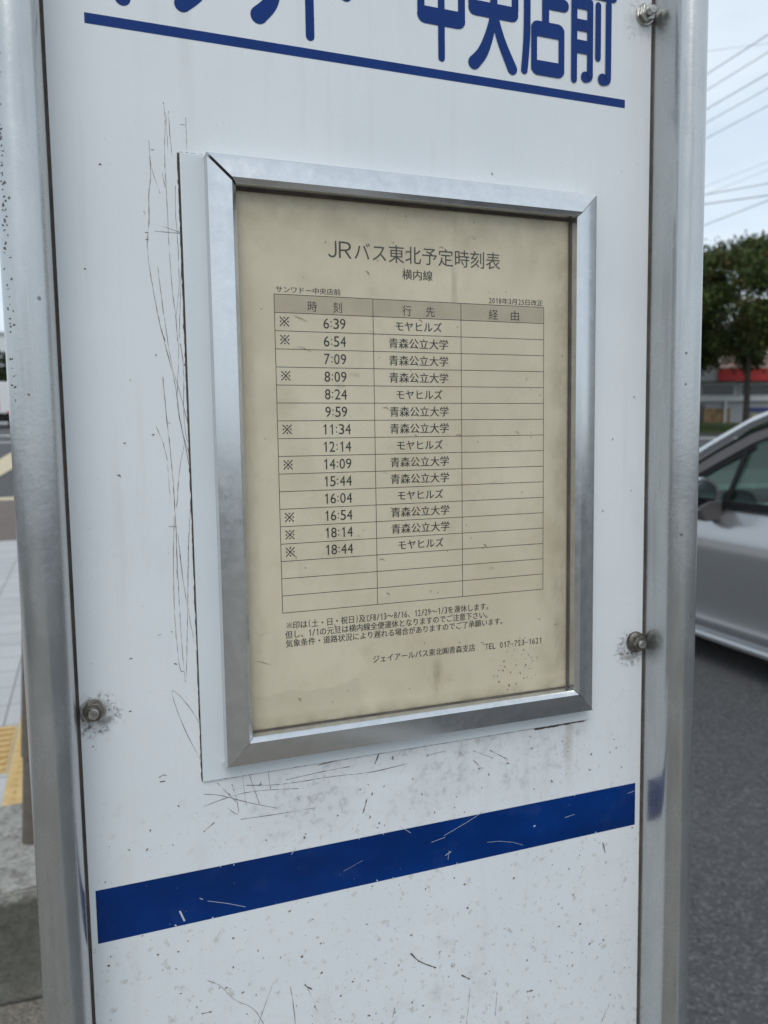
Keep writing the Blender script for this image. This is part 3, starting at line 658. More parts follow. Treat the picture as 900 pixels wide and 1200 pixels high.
# =================================================================== OVERHEAD WIRES
M_wire = simple('black_cable', (.06, .063, .068), .6)
WIRES = [(13.03, 13.5, 9.0, 5.6, .011, 'topmost bold cable of the bundle running along the road'),
         (13.65, 14.13, 9.0, 5.6, .010, 'second bold cable down in the bundle running along the road'),
         (14.48, 14.97, 9.0, 5.6, .013, 'third and thickest cable in the bundle running along the road'),
         (15.13, 15.63, 9.0, 5.6, .010, 'fourth cable down in the bundle running along the road'),
         (15.97, 16.49, 9.0, 5.6, .010, 'lowest of the five cables running along the road'),
         (19.35, 19.94, 9.0, 1.5, .006, 'thin faint wire below the five cables, upper of two'),
         (20.01, 20.61, 9.0, 3.9, .006, 'thin faint wire below the five cables, lower of two'),
         (20.61, 21.21, 9.0, -29.5, .015, 'upper of the two flat cables crossing the street above the tree'),
         (21.61, 22.23, 9.0, -37.5, .020, 'lower and darker of the two flat cables crossing the street above the tree'),
         (22.95, 23.6, 9.0, 7.8, .017, 'steeper cable lowest of all, just above the tree top'),
         (12.78, 13.24, 9.0, -53.3, .004, 'hair-thin wire crossing behind the topmost cable')]
for x, y, z, dg, r_, lab in WIRES:
    d = Vector((math.sin(R(dg)), math.cos(R(dg)), 0)); c = Vector((x, y, z)); mb = MB()
    L0, L1 = (24, 40) if dg > 0 else (30, 30)
    P = [c + d * t + Vector((0, 0, .0002 * t * t)) for t in [-L0 + (L0 + L1) * k / 24 for k in range(25)]]
    mb.tube(P, r_ * .75, 6)
    tag(mb.build('overhead_cable', M_wire), lab, 'cable', 'overhead cables')

# =================================================================== MATERIALS OF THE SIGN
H = 1.42                                # board coordinates below count height from here
def mat_panel():
    m, nt, b = new_mat('white_enamel')
    v = coords(nt); X, Y, Z = sepxyz(nt, v)
    base = mix(nt, ramp(nt, noise(nt, v, 9.0, 5), 0.35, 0.7), (0.70, 0.73, 0.745), (0.75, 0.775, 0.785))
    # grime washed down below the timetable case
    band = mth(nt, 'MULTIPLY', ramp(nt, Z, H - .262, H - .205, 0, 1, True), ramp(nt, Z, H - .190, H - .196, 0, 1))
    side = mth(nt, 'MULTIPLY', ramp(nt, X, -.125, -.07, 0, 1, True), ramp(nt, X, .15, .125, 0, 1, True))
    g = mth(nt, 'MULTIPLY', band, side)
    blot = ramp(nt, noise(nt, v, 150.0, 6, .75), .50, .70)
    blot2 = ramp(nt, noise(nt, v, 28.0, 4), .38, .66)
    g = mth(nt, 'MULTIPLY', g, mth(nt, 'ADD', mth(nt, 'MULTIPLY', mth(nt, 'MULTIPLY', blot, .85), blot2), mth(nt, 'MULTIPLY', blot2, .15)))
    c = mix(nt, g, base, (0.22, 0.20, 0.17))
    # thin brown run below the case's right corner
    run = mth(nt, 'MULTIPLY', ramp(nt, mth(nt, 'ABSOLUTE', mth(nt, 'SUBTRACT', X, .1255)), .0045, .001, 0, 1, True), mth(nt, 'MULTIPLY', ramp(nt, Z, H - .245, H - .2, 0, 1), ramp(nt, Z, H - .194, H - .197)))
    c = mix(nt, mth(nt, 'MULTIPLY', run, .5), c, (0.42, 0.38, 0.30))
    # faint old water marks everywhere
    c = mix(nt, ramp(nt, noise(nt, coords(nt, (1, 1, .25)), 60.0, 3), .58, .8, 0, .14), c, (0.45, 0.46, 0.46))
    # road dirt thrown up from below: dense near the foot, sparse higher up
    low = ramp(nt, Z, H - .17, H - .34, 0.02, 0.55)
    low2 = ramp(nt, Z, H - .16, H - .32, 0.01, 0.55)
    wob = nd(nt, 'ShaderNodeVectorMath', operation='ADD')
    nn = nd(nt, 'ShaderNodeTexNoise'); nn.inputs['Scale'].default_value = 700.0; nt.links.new(v, nn.inputs['Vector'])
    sc = nd(nt, 'ShaderNodeVectorMath', operation='SCALE'); sc.inputs['Scale'].default_value = .0022; nt.links.new(nn.outputs['Color'], sc.inputs[0])
    nt.links.new(v, wob.inputs[0]); nt.links.new(sc.outputs[0], wob.inputs[1]); wv = wob.outputs[0]
    sm = mth(nt, 'MULTIPLY', ramp(nt, noise(nt, wv, 170.0, 3, .6), .60, .70), low2)
    c = mix(nt, sm, c, (0.40, 0.37, 0.31))
    for bx, bz in ((.1792, -.1445), (-.1785, -.1447), (.1795, .2732), (-.1785, .2732)):
        dd = nd(nt, 'ShaderNodeVectorMath', operation='DISTANCE'); dd.inputs[1].default_value = (bx + .003 * (1 if bx < 0 else -1), 0, H + bz - .003)
        nt.links.new(wv, dd.inputs[0])
        k = 1.0 if bz < 0 else .35
        ring = mth(nt, 'MULTIPLY', ramp(nt, dd.outputs['Value'], .0160, .0085, 0, k * .9, True), ramp(nt, noise(nt, v, 330.0, 5, .7), .47, .60))
        halo = ramp(nt, dd.outputs['Value'], .0108, .0070, 0, .7 * k, True)
        c = mix(nt, mth(nt, 'MAXIMUM', mth(nt, 'MULTIPLY', ring, ramp(nt, noise(nt, v, 75.0, 2), .34, .5)), mth(nt, 'MULTIPLY', halo, ramp(nt, noise(nt, v, 120.0, 4), .35, .6))), c, (0.095, 0.08, 0.065))
    c = mix(nt, mth(nt, 'MULTIPLY', specks(nt, wv, 95.0, .16, .05, low), .9), c, (0.17, 0.15, 0.12))
    c = mix(nt, mth(nt, 'MULTIPLY', specks(nt, wv, 260.0, .30, .08, low), .75), c, (0.2, 0.18, 0.15))
    patch = mth(nt, 'MULTIPLY', ramp(nt, Z, H - .28, H - .36), ramp(nt, noise(nt, v, 48.0, 5, .65), .5, .78, 0, .5))
    patch = mth(nt, 'MULTIPLY', patch, ramp(nt, noise(nt, v, 9.0, 2), .42, .6))
    c = mix(nt, patch, c, (0.40, 0.38, 0.33))
    nt.links.new(c, b.inputs['Base Color'])
    b.inputs['Roughness'].default_value = .34; b.inputs['Specular IOR Level'].default_value = .45
    c2 = mix(nt, ramp(nt, noise(nt, coords(nt, (1, 1, .05)), 90.0, 3), .58, .76, 0, .22), c, (0.50, 0.50, 0.475))
    nt.links.new(c2, b.inputs['Base Color'])
    nt.links.new(ramp(nt, noise(nt, v, 20.0, 5), .3, .7, .24, .40), b.inputs['Roughness'])
    bump(nt, b, noise(nt, v, 7.0, 2), .10, .008)
    return m
def mat_blue(name, wear):
    m, nt, b = new_mat(name); v = coords(nt)
    c = mix(nt, ramp(nt, noise(nt, v, 40, 4), .3, .7), (0.0005, 0.026, 0.150), (0.0008, 0.033, 0.185))
    if wear:
        c = mix(nt, mth(nt, 'MULTIPLY', specks(nt, v, 420.0, .12, .05, .07), .5), c, (0.6, 0.63, 0.66))
        c = mix(nt, mth(nt, 'MULTIPLY', specks(nt, v, 190.0, .07, .03, .06), .6), c, (0.35, 0.38, 0.42))
        c = mix(nt, ramp(nt, noise(nt, v, 55.0, 4), .55, .85, 0, .20), c, (0.10, 0.14, 0.24))
        c = mix(nt, ramp(nt, noise(nt, coords(nt, (1, 1, 3)), 9.0, 3), .40, .62, 0, .45), c, (0.001, 0.014, 0.075))
    nt.links.new(c, b.inputs['Base Color']); b.inputs['Roughness'].default_value = .26; b.inputs['Specular IOR Level'].default_value = .22
    return m
def mat_galv():
    m, nt, b = new_mat('galvanised_steel'); v = coords(nt, (1, 1, .35)); v1 = coords(nt)
    n1 = noise(nt, v, 55.0, 5, .65); n2 = noise(nt, v1, 240.0, 3); n3 = noise(nt, coords(nt, (1, 1, .06)), 120.0, 3)
    c = mix(nt, ramp(nt, n1, .3, .7), (0.47, 0.485, 0.485), (0.55, 0.56, 0.56))
    c = mix(nt, ramp(nt, n2, .55, .8, 0, .35), c, (0.62, 0.62, 0.62))
    c = mix(nt, ramp(nt, n3, .55, .75, 0, .4), c, (0.29, 0.275, 0.265))
    c = mix(nt, ramp(nt, noise(nt, coords(nt, (1, 1, .5)), 330.0, 4, .7), .62, .76, 0, .22), c, (0.68, 0.68, 0.68))
    c = mix(nt, ramp(nt, noise(nt, coords(nt, (1, 1, .4)), 85.0, 5, .75), .62, .78, 0, .3), c, (0.26, 0.255, 0.25))
    c = mix(nt, mth(nt, 'MULTIPLY', specks(nt, v1, 140.0, .2, .04, .05), .7), c, (0.08, 0.08, 0.07))
    nt.links.new(c, b.inputs['Base Color']); b.inputs['Metallic'].default_value = .85
    nt.links.new(ramp(nt, n1, .3, .7, .20, .33), b.inputs['Roughness'])
    bump(nt, b, n2, .08, .001)
    return m
def mat_alu():
    m, nt, b = new_mat('anodised_aluminium'); v = coords(nt); X, Y, Z = sepxyz(nt, v)
    n1 = noise(nt, v, 130.0, 5, .7); n2 = noise(nt, v, 30.0, 4)
    c = mix(nt, ramp(nt, n1, .3, .7), (0.60, 0.62, 0.63), (0.70, 0.71, 0.72))
    stain = mth(nt, 'MULTIPLY', ramp(nt, noise(nt, v, 320.0, 4, .7), .60, .72), ramp(nt, n2, .5, .68))
    c = mix(nt, mth(nt, 'MULTIPLY', stain, .16), c, (0.82, 0.80, 0.78))
    nt.links.new(c, b.inputs['Base Color']); b.inputs['Metallic'].default_value = .92
    nt.links.new(ramp(nt, n1, .3, .7, .16, .26), b.inputs['Roughness'])
    return m
def mat_sheet():
    m, nt, b = new_mat('yellowed_paper'); v = coords(nt); X, Y, Z = sepxyz(nt, v)
    c = mix(nt, ramp(nt, noise(nt, v, 11.0, 4), .35, .68), (0.70, 0.62, 0.475), (0.79, 0.715, 0.565))
    c = mix(nt, ramp(nt, noise(nt, v, 42.0, 6, .7), .55, .8, 0, .35), c, (0.60, 0.50, 0.34))
    c = mix(nt, ramp(nt, noise(nt, v, 21.0, 5, .65), .50, .72, 0, .38), c, (0.55, 0.475, 0.34))
    c = mix(nt, ramp(nt, noise(nt, coords(nt, (1, 1, .3)), 34.0, 4, .6), .56, .78, 0, .30), c, (0.50, 0.43, 0.31))
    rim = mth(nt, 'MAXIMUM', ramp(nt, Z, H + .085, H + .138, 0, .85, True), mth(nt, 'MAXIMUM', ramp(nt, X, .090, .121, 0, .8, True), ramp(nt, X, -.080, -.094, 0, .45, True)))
    c = mix(nt, mth(nt, 'MULTIPLY', rim, ramp(nt, noise(nt, v, 38.0, 6, .7), .34, .66, .15, .75)), c, (0.40, 0.335, 0.225))  # edge dirt together with the frame's shadow, painted into the paper
    # an old damp patch low on the left with a tide line
    n = noise(nt, v, 26.0, 3)
    edge = mth(nt, 'ADD', Z, mth(nt, 'MULTIPLY', n, .02))
    wet = mth(nt, 'MULTIPLY', ramp(nt, edge, H - .136, H - .1375), ramp(nt, mth(nt, 'ADD', X, mth(nt, 'MULTIPLY', n, .02)), -.015, -.02))
    c = mix(nt, mth(nt, 'MULTIPLY', wet, .16), c, (0.33, 0.29, 0.2))
    # dark smear under the phone number and a thin vertical one near the top
    for cx, wx, z0, z1, k in ((.0255, .006, -.166, -.138, .5), (.0395, .003, .07, .136, .28), (-.088, .005, -.16, .1, .12), (.116, .008, -.16, .12, .2)):
        s = mth(nt, 'MULTIPLY', ramp(nt, mth(nt, 'ABSOLUTE', mth(nt, 'SUBTRACT', X, cx)), wx, wx * .2, 0, 1, True), mth(nt, 'MULTIPLY', ramp(nt, Z, H + z0, H + z0 + .012), ramp(nt, Z, H + z1 + .003, H + z1 - .01)))
        s = mth(nt, 'MULTIPLY', s, ramp(nt, noise(nt, coords(nt, (1, 1, .5)), 130.0, 4, .7), .38, .62, 0, k))
        c = mix(nt, s, c, (0.2, 0.16, 0.1))
    # dirt lying along the lower lip
    lip = mth(nt, 'MULTIPLY', ramp(nt, Z, H - .160, H - .168, 0, 1), ramp(nt, noise(nt, v, 90.0, 4), .35, .65, .15, .6))
    c = mix(nt, lip, c, (0.30, 0.25, 0.15))
    c = mix(nt, mth(nt, 'MULTIPLY', specks(nt, v, 120.0, .16, .05, .10), .6), c, (0.18, 0.13, 0.08))
    c = mix(nt, mth(nt, 'MULTIPLY', specks(nt, v, 300.0, .25, .06, .08), .45), c, (0.2, 0.15, 0.09))
    sm = mth(nt, 'MULTIPLY', ramp(nt, noise(nt, coords(nt, (1, 1, 2.2)), 75.0, 3, .5), .66, .76), ramp(nt, noise(nt, v, 16.0, 2), .5, .6))
    c = mix(nt, mth(nt, 'MULTIPLY', sm, .4), c, (0.27, 0.24, 0.17))
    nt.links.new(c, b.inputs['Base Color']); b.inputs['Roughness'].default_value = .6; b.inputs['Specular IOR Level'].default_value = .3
    return m
def mat_cover():
    m, nt, b = new_mat('clear_acrylic')
    nt.nodes.remove(b); out = nt.nodes['Material Output']
    t = nd(nt, 'ShaderNodeBsdfTransparent'); g = nd(nt, 'ShaderNodeBsdfGlossy'); g.inputs['Roughness'].default_value = .22
    t.inputs['Color'].default_value = (.99, .99, .98, 1)
    f = nd(nt, 'ShaderNodeFresnel'); f.inputs['IOR'].default_value = 1.4
    ms = nd(nt, 'ShaderNodeMixShader'); nt.links.new(mth(nt, 'MULTIPLY', f.outputs[0], .35), ms.inputs[0]); nt.links.new(t.outputs[0], ms.inputs[1]); nt.links.new(g.outputs[0], ms.inputs[2])
    nt.links.new(ms.outputs[0], out.inputs['Surface'])
    return m
M_panel = mat_panel(); M_blue = mat_blue('blue_vinyl', False); M_stripe = mat_blue('worn_blue_vinyl', True)
M_galv = mat_galv(); M_alu = mat_alu(); M_sheet = mat_sheet(); M_cover = mat_cover()
M_ink = simple('faded_ink', (0.045, 0.042, 0.036), .6, var=.25, scale=60)
M_ink2 = simple('pale_ink', (0.085, 0.078, 0.064), .6, var=.25, scale=60)
M_head = simple('grey_print', (0.53, 0.46, 0.345), .6, var=.06, scale=90)
M_scr = simple('dirty_scratch', (0.125, 0.105, 0.09), .7, var=.6, scale=160)
M_grime = simple('grime', (0.075, 0.055, 0.042), .85, var=.5, scale=120)
M_rust = simple('rust_spot', (0.16, 0.06, 0.025), .8, var=.4, scale=200)
M_chip = simple('bare_chip', (0.50, 0.54, 0.60), .5)
M_gap = simple('gap_shade_and_trim', (0.085, 0.066, 0.054), .8, var=.4, scale=60)  # dark brown for painted gap shade, post caps and paint chips
M_plate = simple('white_backing', (0.66, 0.70, 0.725), .32, var=.04, scale=14)
M_bolt = simple('worn_stainless', (0.50, 0.49, 0.46), .27, .95, var=.45, scale=220)
M_washer = simple('dull_washer', (0.17, 0.155, 0.135), .4, .85, var=.5, scale=260)

# =================================================================== BUS STOP SIGN
sign = thing('bus_stop_sign', 'white bus stop board with a framed timetable, held between two dull grey metal posts', 'bus stop sign')
sign.rotation_euler = (TILT, 0, 0)
# posts: flat-sided tubes with round noses
def stadium(cx, cy, r, n=14):
    pts = []
    for k in range(n + 1):
        a = math.pi + math.pi * k / n
        pts.append((cx + r * math.cos(a), -cy + r * math.sin(a)))
    for k in range(n + 1):
        a = math.pi * k / n
        pts.append((cx + r * math.cos(a), cy + r * math.sin(a)))
    return pts
for cx in (-.1985, .1985):
    mb = MB(); mb.prism(stadium(cx, .0200, .0115), -.20, 2.20)
    po = mb.build('post', M_galv, sign, smooth=30)
    cp = MB(); cp.prism(stadium(cx, .0205, .0122), 2.20, 2.212); cp.build('post_cap', M_gap, po, smooth=30)
    if cx < 0:
        fl = MB(); rr = random.Random(4)
        for k in range(220):
            z = H + rr.choice((rr.uniform(.02, .23), rr.uniform(.09, .20), rr.uniform(.17, .215)))
            a = math.radians(rr.gauss(226, 5)); r = .01157; s = rr.uniform(.0002, .0008); h = rr.uniform(.0002, .0011)
            c = Vector((cx + r * math.cos(a), -.02 + r * math.sin(a), z)); t = Vector((-math.sin(a), math.cos(a), 0)); sk = rr.uniform(-1, 1) * s
            fl.add([c - t * s, c + t * s, c + t * (s * .6) + Vector((0, 0, h)) + t * sk, c - t * (s * .5) + Vector((0, 0, h)) + t * sk], [(0, 1, 2, 3)])
        fl.build('chipped_paint', M_gap, po)
# panel
pb = MB(); pb.box(-.1853, .1853, 0, .003, .88, 1.80)
panel = pb.build('panel', M_panel, sign)
for s in (-1, 1):
    g = MB(); g.box(min(s * .1853, s * .1870), max(s * .1853, s * .1870), .0003, .0045, .88, 1.80); g.build('edge_gap_shade', M_gap, panel)  # dark strip put in for the gap shadow and brown panel edge
for z in (.95, 1.70):
    rl = MB(); rl.box(-.1865, .1865, .0047, .0165, z, z + .025); rl.build('cross_rail', M_galv, sign, bevel=.002)
rb = MB(); rb.box(-.1865, .1865, -.011, .011, 2.10, 2.13); rb.build('top_rail', M_galv, sign, bevel=.003)

# blue band and underline
sb = MB(); zt, zb = H - .2476, H - .2787
sb.add([(-.1820, -.00012, zb), (.1812, -.00012, zb), (.1812, -.00012, zt), (-.1820, -.00012, zt)], [(0, 1, 2, 3)])
sb.build('blue_stripe', M_stripe, panel)
ub = MB(); ub.add([(-.1662, -.00012, H + .2131), (.1650, -.00012, H + .2131), (.1650, -.00012, H + .2183), (-.1662, -.00012, H + .2183)], [(0, 1, 2, 3)])
ub.build('blue_underline', M_blue, panel)

# stop name: rounded, condensed lettering drawn stroke by stroke (x, height above H; widths in mm)
NAME = [
 # sa
 ([(-.1655, .268), (-.1325, .268)], 7.5), ([(-.1575, .285), (-.1575, .2535)], 5), ([(-.1415, .285), (-.1412, .252), (-.1432, .238), (-.1472, .2285)], [5, 5, 6, 8]),
 # n
 ([(-.1265, .2800), (-.1190, .2735)], [7.5, 9]), ([(-.0985, .2700), (-.1025, .2500), (-.1090, .2375), (-.1170, .2305)], [5.5, 6.5, 8, 8.5]),
 # wa
 ([(-.0885, .2775), (-.0885, .2585)], 5.2), ([(-.0885, .2775), (-.0645, .2775)], 7.5), ([(-.0645, .2775), (-.0652, .2560), (-.0690, .2400), (-.0762, .2315)], [5.2, 6, 8, 9.3]),
 # do
 ([(-.0474, .285), (-.0474, .2250)], 5.0), ([(-.0474, .2600), (-.0370, .2545), (-.0258, .2502)], [5.0, 6, 6.5]), ([(-.0380, .2840), (-.0345, .2770)], 4.2), ([(-.0305, .2865), (-.0270, .2795)], 4.2),
 # long vowel bar
 ([(-.0150, .2610), (.0120, .2610)], 8.0),
 # middle
 ([(.0203, .2750), (.0203, .2500)], 4.6), ([(.0467, .2750), (.0467, .2500)], 4.6), ([(.0218, .2768), (.0452, .2768)], 8.0), ([(.0227, .2482), (.0443, .2482)], 9.8), ([(.0334, .2870), (.0334, .2253)], 4.3),
 # centre
 ([(.0556, .2575), (.0810, .2575)], 8.8), ([(.0558, .2735), (.0808, .2735)], 7.5), ([(.0535, .2700), (.0535, .2600)], 4.6), ([(.0831, .2700), (.0831, .2600)], 4.6),
 ([(.0683, .2870), (.0683, .2580), (.0660, .2455), (.0610, .2330), (.0550, .2258)], [4.8, 4.8, 5.5, 7.0, 8.0]), ([(.0685, .2560), (.0735, .2410), (.0812, .2256)], [4.8, 5.8, 6.8]),
 # shop
 ([(.0895, .2800), (.1205, .2800)], 7.5), ([(.1050, .2885), (.1050, .2800)], 4.8), ([(.0916, .2800), (.0914, .2480), (.0896, .2262)], [4.6, 4.8, 4.6]), ([(.1047, .2760), (.1047, .2540)], 5.0), ([(.1060, .2686), (.1178, .2686)], 7.6),
 ([(.0965, .2530), (.0965, .2285)], 4.2), ([(.1163, .2530), (.1163, .2285)], 4.2), ([(.0990, .2524), (.1139, .2524)], 9.0), ([(.0990, .2292), (.1139, .2292)], 8.8),
 # front
 ([(.1235, .2800), (.1545, .2800)], 6.8), ([(.1325, .2890), (.1340, .2830)], 4.6), ([(.1460, .2890), (.1440, .2830)], 4.6), ([(.1256, .2735), (.1256, .2258)], 4.4), ([(.1375, .2735), (.1375, .2310)], 4.4), ([(.1375, .2318), (.1368, .2288), (.1342, .2282)], [4.4, 5.5, 6.8]),
 ([(.1268, .2722), (.1362, .2722)], 6.5), ([(.1270, .2592), (.1360, .2592)], 7.0), ([(.1274, .2462), (.1356, .2462)], 8.0),
 ([(.1435, .2730), (.1435, .2412)], 4.2), ([(.1514, .2748), (.1514, .2310)], 4.4), ([(.1514, .2318), (.1505, .2285), (.1474, .2284)], [4.4, 5.5, 7.6]),
]
nm = MB(); yy = -.00012
for pts, w in NAME:
    yy -= .000012
    P = [(a, b + H) for a, b in pts]
    if len(P) > 2 and isinstance(w, list):
        P2 = []; W2 = []
        for i in range(len(P) - 1):
            p0, p1, p2, p3 = P[max(i - 1, 0)], P[i], P[i + 1], P[min(i + 2, len(P) - 1)]
            for k in range(6):
                t = k / 6
                q = [0.5 * ((2 * p1[j]) + (-p0[j] + p2[j]) * t + (2 * p0[j] - 5 * p1[j] + 4 * p2[j] - p3[j]) * t * t + (-p0[j] + 3 * p1[j] - 3 * p2[j] + p3[j]) * t ** 3) for j in (0, 1)]
                P2.append(tuple(q)); W2.append((w[i] * (1 - t) + w[i + 1] * t) * .001)
        P2.append(P[-1]); W2.append(w[-1] * .001)
    else: P2, W2 = P, (w if not isinstance(w, list) else w[0])
    if not isinstance(W2, list): W2 = [W2 * .001] * len(P2)
    elif isinstance(w, list) and len(P) == 2: W2 = [k * .001 for k in w]
    nm.ribbon(P2, W2, yy, True)
nm.build('stop_name', M_blue, panel)

# scratches, chips
sc = MB(); rr = random.Random(3); yy = -.00006
for w, pts in SCRATCHES:
    P = smooth_path([(a, b + H) for a, b in pts], 2)
    # break long scratches into uneven, slightly wandering pieces
    Q = []
    for a, b in zip(P, P[1:]):
        n = max(1, int(math.hypot(b[0] - a[0], b[1] - a[1]) / .0022))
        Q += [(a[0] + (b[0] - a[0]) * k / n + rr.gauss(0, .00006), a[1] + (b[1] - a[1]) * k / n) for k in range(n)]
    Q.append(P[-1])
    W = [w * .00074 * min(1.5, max(.12, rr.gauss(.85, .45))) for _ in Q]
    yy -= .000003
    sc.ribbon(Q, W, yy)
for k in range(60):     # loose nicks
    x = rr.uniform(-.17, .17); z = H + rr.choice((rr.uniform(-.45, -.29), rr.uniform(-.24, -.2), rr.uniform(-.1, .2)))
    if -.125 < x < .145 and -.2 < z - H < .16: continue
    a = rr.uniform(0, 6.28); l = rr.uniform(.0004, .0013); yy -= .000003
    sc.ribbon([(x, z), (x + l * math.cos(a), z + l * math.sin(a)), (x + 1.7 * l * math.cos(a + .5), z + 1.7 * l * math.sin(a + .5))], [.0003, .0007, .0002], yy)
sc.build('scratches', M_scr, panel)
fk = MB(); yy = -.0004
for k in range(850):    # splashes of road dirt, thicker towards the foot
    x = rr.uniform(-.18, .18); t = rr.random() ** .6
    z = H - .20 - .26 * t
    if rr.random() < .12: z = H + rr.uniform(-.2, .2)
    if (-.125 < x < .145 and z > H - .198) or (zb - .001 < z < zt + .001): continue
    r = rr.choice((.0002, .00025, .0003, .0004, .0006, .0008)) * rr.uniform(.7, 1.2); el = rr.uniform(.35, .9); ro = rr.uniform(0, 3.1)
    pts = []
    for j in range(9):
        a = j * 2 * math.pi / 9; q = r * rr.uniform(.45, 1.4); u, w = q * math.cos(a), q * el * math.sin(a)
        pts.append((x + u * math.cos(ro) - w * math.sin(ro), -.00005 - k * 2e-7, z + u * math.sin(ro) + w * math.cos(ro)))
    fk.add(pts, [tuple(range(9))])
fk.build('dirt_splashes', simple('dried_dirt', (.16, .135, .105), .85, var=.6, scale=300), panel)
ch = MB(); yy = -.00016
for w, pts in CHIPS:
    yy -= .000004; ch.ribbon([(a, b + H) for a, b in pts], w * .00062, yy)
for k in range(12):
    x = rr.uniform(-.18, .18); z = (zt if rr.random() < .6 else zb) + rr.uniform(-.0006, .0006); yy -= .000004
    ch.ribbon([(x, z), (x + rr.uniform(-.001, .001), z + rr.uniform(.0005, .0014) * (-1 if z > H - .26 else 1))], rr.uniform(.0003, .0009), yy)
ch.build('vinyl_chips', M_chip, panel)

# bolts
for bx, bz, big in ((.1795, .2732, 0), (.1792, -.1445, 1), (-.1785, -.1447, 2), (-.1785, .2732, 0)):
    z = H + bz
    st = MB(); st.lathe([(.0029, -.0005), (.0029, -.0084), (.0024, -.0092)], (bx, 0, z), 'y', 20)
    stud = st.build('bolt', M_bolt, sign, smooth=40)
    wa = MB()
    if big == 1: wa.lathe([(.0074, -.0002), (.0072, -.0022), (.0058, -.0034), (.0030, -.0036)], (bx, 0, z), 'y', 28)
    else: wa.lathe([(.0068, -.0002), (.0068, -.0014), (.0065, -.0017), (.0030, -.0017)], (bx, 0, z), 'y', 32)
    wa.build('washer', M_washer if big == 1 else M_bolt, stud, smooth=40)
    nu = MB(); y0 = -.0036 if big == 1 else -.0017; rot = {0: .3, 1: .1, 2: 0}[big]
    nu.prism([(bx + .0056 * math.cos(rot + k * math.pi / 3), z + .0056 * math.sin(rot + k * math.pi / 3)) for k in range(6)], y0, y0 - .0037, 'y')
    nu.build('nut', M_washer if big else M_bolt, stud, bevel=.0005)

# =================================================================== TIMETABLE CASE
cb = MB(); cb.box(-.1215, .1402, -.0016, -.00002, H - .1948, H + .1541)
case = cb.build('timetable_case', M_plate, sign, bevel=.0004)
IX0, IX1, IZ0, IZ1 = -.0935, .1213, H - .1685, H + .1375
PROF = [(0.0, -.0040), (0.0002, -.0112), (.0007, -.0120), (.0027, -.0141), (.0140, -.0114), (.0150, -.0108), (.0153, -.0098), (.0153, -.00165), (.0120, -.00165), (.0120, -.0040)]
BOT = [(o * (1.07 if o > .003 else 1), y) for o, y in PROF]
def rail(kind, gap0=0.0001, gap1=0.0001):
    vs = []; prof = BOT if kind == 'b' else PROF
    for e in (0, 1):
        for o, y in prof:
            if kind in 'tb':
                ob = o
                oo = o
                x = (IX0 - oo + gap0) if e == 0 else (IX1 + oo - gap1)
                z = IZ1 + o if kind == 't' else IZ0 - o
            else:
                oo0 = o * 1.07 if o > .003 else o
                z = (IZ0 - oo0 + gap0) if e == 0 else (IZ1 + o - gap1)
                x = IX0 - o if kind == 'l' else IX1 + o
            vs.append((x, y, z))
    n = len(prof); mb = MB()
    mb.add(vs, [(i, (i + 1) % n, n + (i + 1) % n, n + i) for i in range(n)] + [tuple(range(n - 1, -1, -1)), tuple(range(n, 2 * n))])
    return mb.build('frame_rail', M_alu, case, smooth=20)
rail('l', .0003, .0021); rail('r', .0003, .0002); rail('t', .0001, .0002); rail('b', .0001, .0003)
core = MB()     # dark block added for the shaded void inside the open mitre
core.box(IX0 - .0135, IX0 - .0015, -.0085, -.00165, IZ1 + .0012, IZ1 + .0130); core.build('mitre_shade_block', M_gap, case)
sh = MB(); sh.box(IX0 - .0010, IX1 + .0010, -.0030, -.0020, IZ0 - .0010, IZ1 + .0010)
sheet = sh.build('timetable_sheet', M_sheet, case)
SY = -.0030
# ruled table
TX = [-.07265, -.01365, .04375, .10245]; TZ0, TZ1 = H - .1003, H + .0820; RH = (TZ1 - TZ0) / 18
hb = MB(); hb.add([(TX[0], SY - .00003, TZ1 - RH), (TX[3], SY - .00003, TZ1 - RH), (TX[3], SY - .00003, TZ1), (TX[0], SY - .00003, TZ1)], [(0, 1, 2, 3)])
hb.build('table_header', M_head, case)
gr = MB(); lw = .00018
for k in range(19):
    z = TZ1 - k * RH
    gr.add([(TX[0] - lw, SY - .00006, z - lw), (TX[3] + lw, SY - .00006, z - lw), (TX[3] + lw, SY - .00006, z + lw), (TX[0] - lw, SY - .00006, z + lw)], [(0, 1, 2, 3)])
for x in TX: gr.add([(x - lw, SY - .00008, TZ0), (x + lw, SY - .00008, TZ0), (x + lw, SY - .00008, TZ1), (x - lw, SY - .00008, TZ1)], [(0, 1, 2, 3)])
gr.build('table_rules', M_ink, case)
TY = SY - .0001
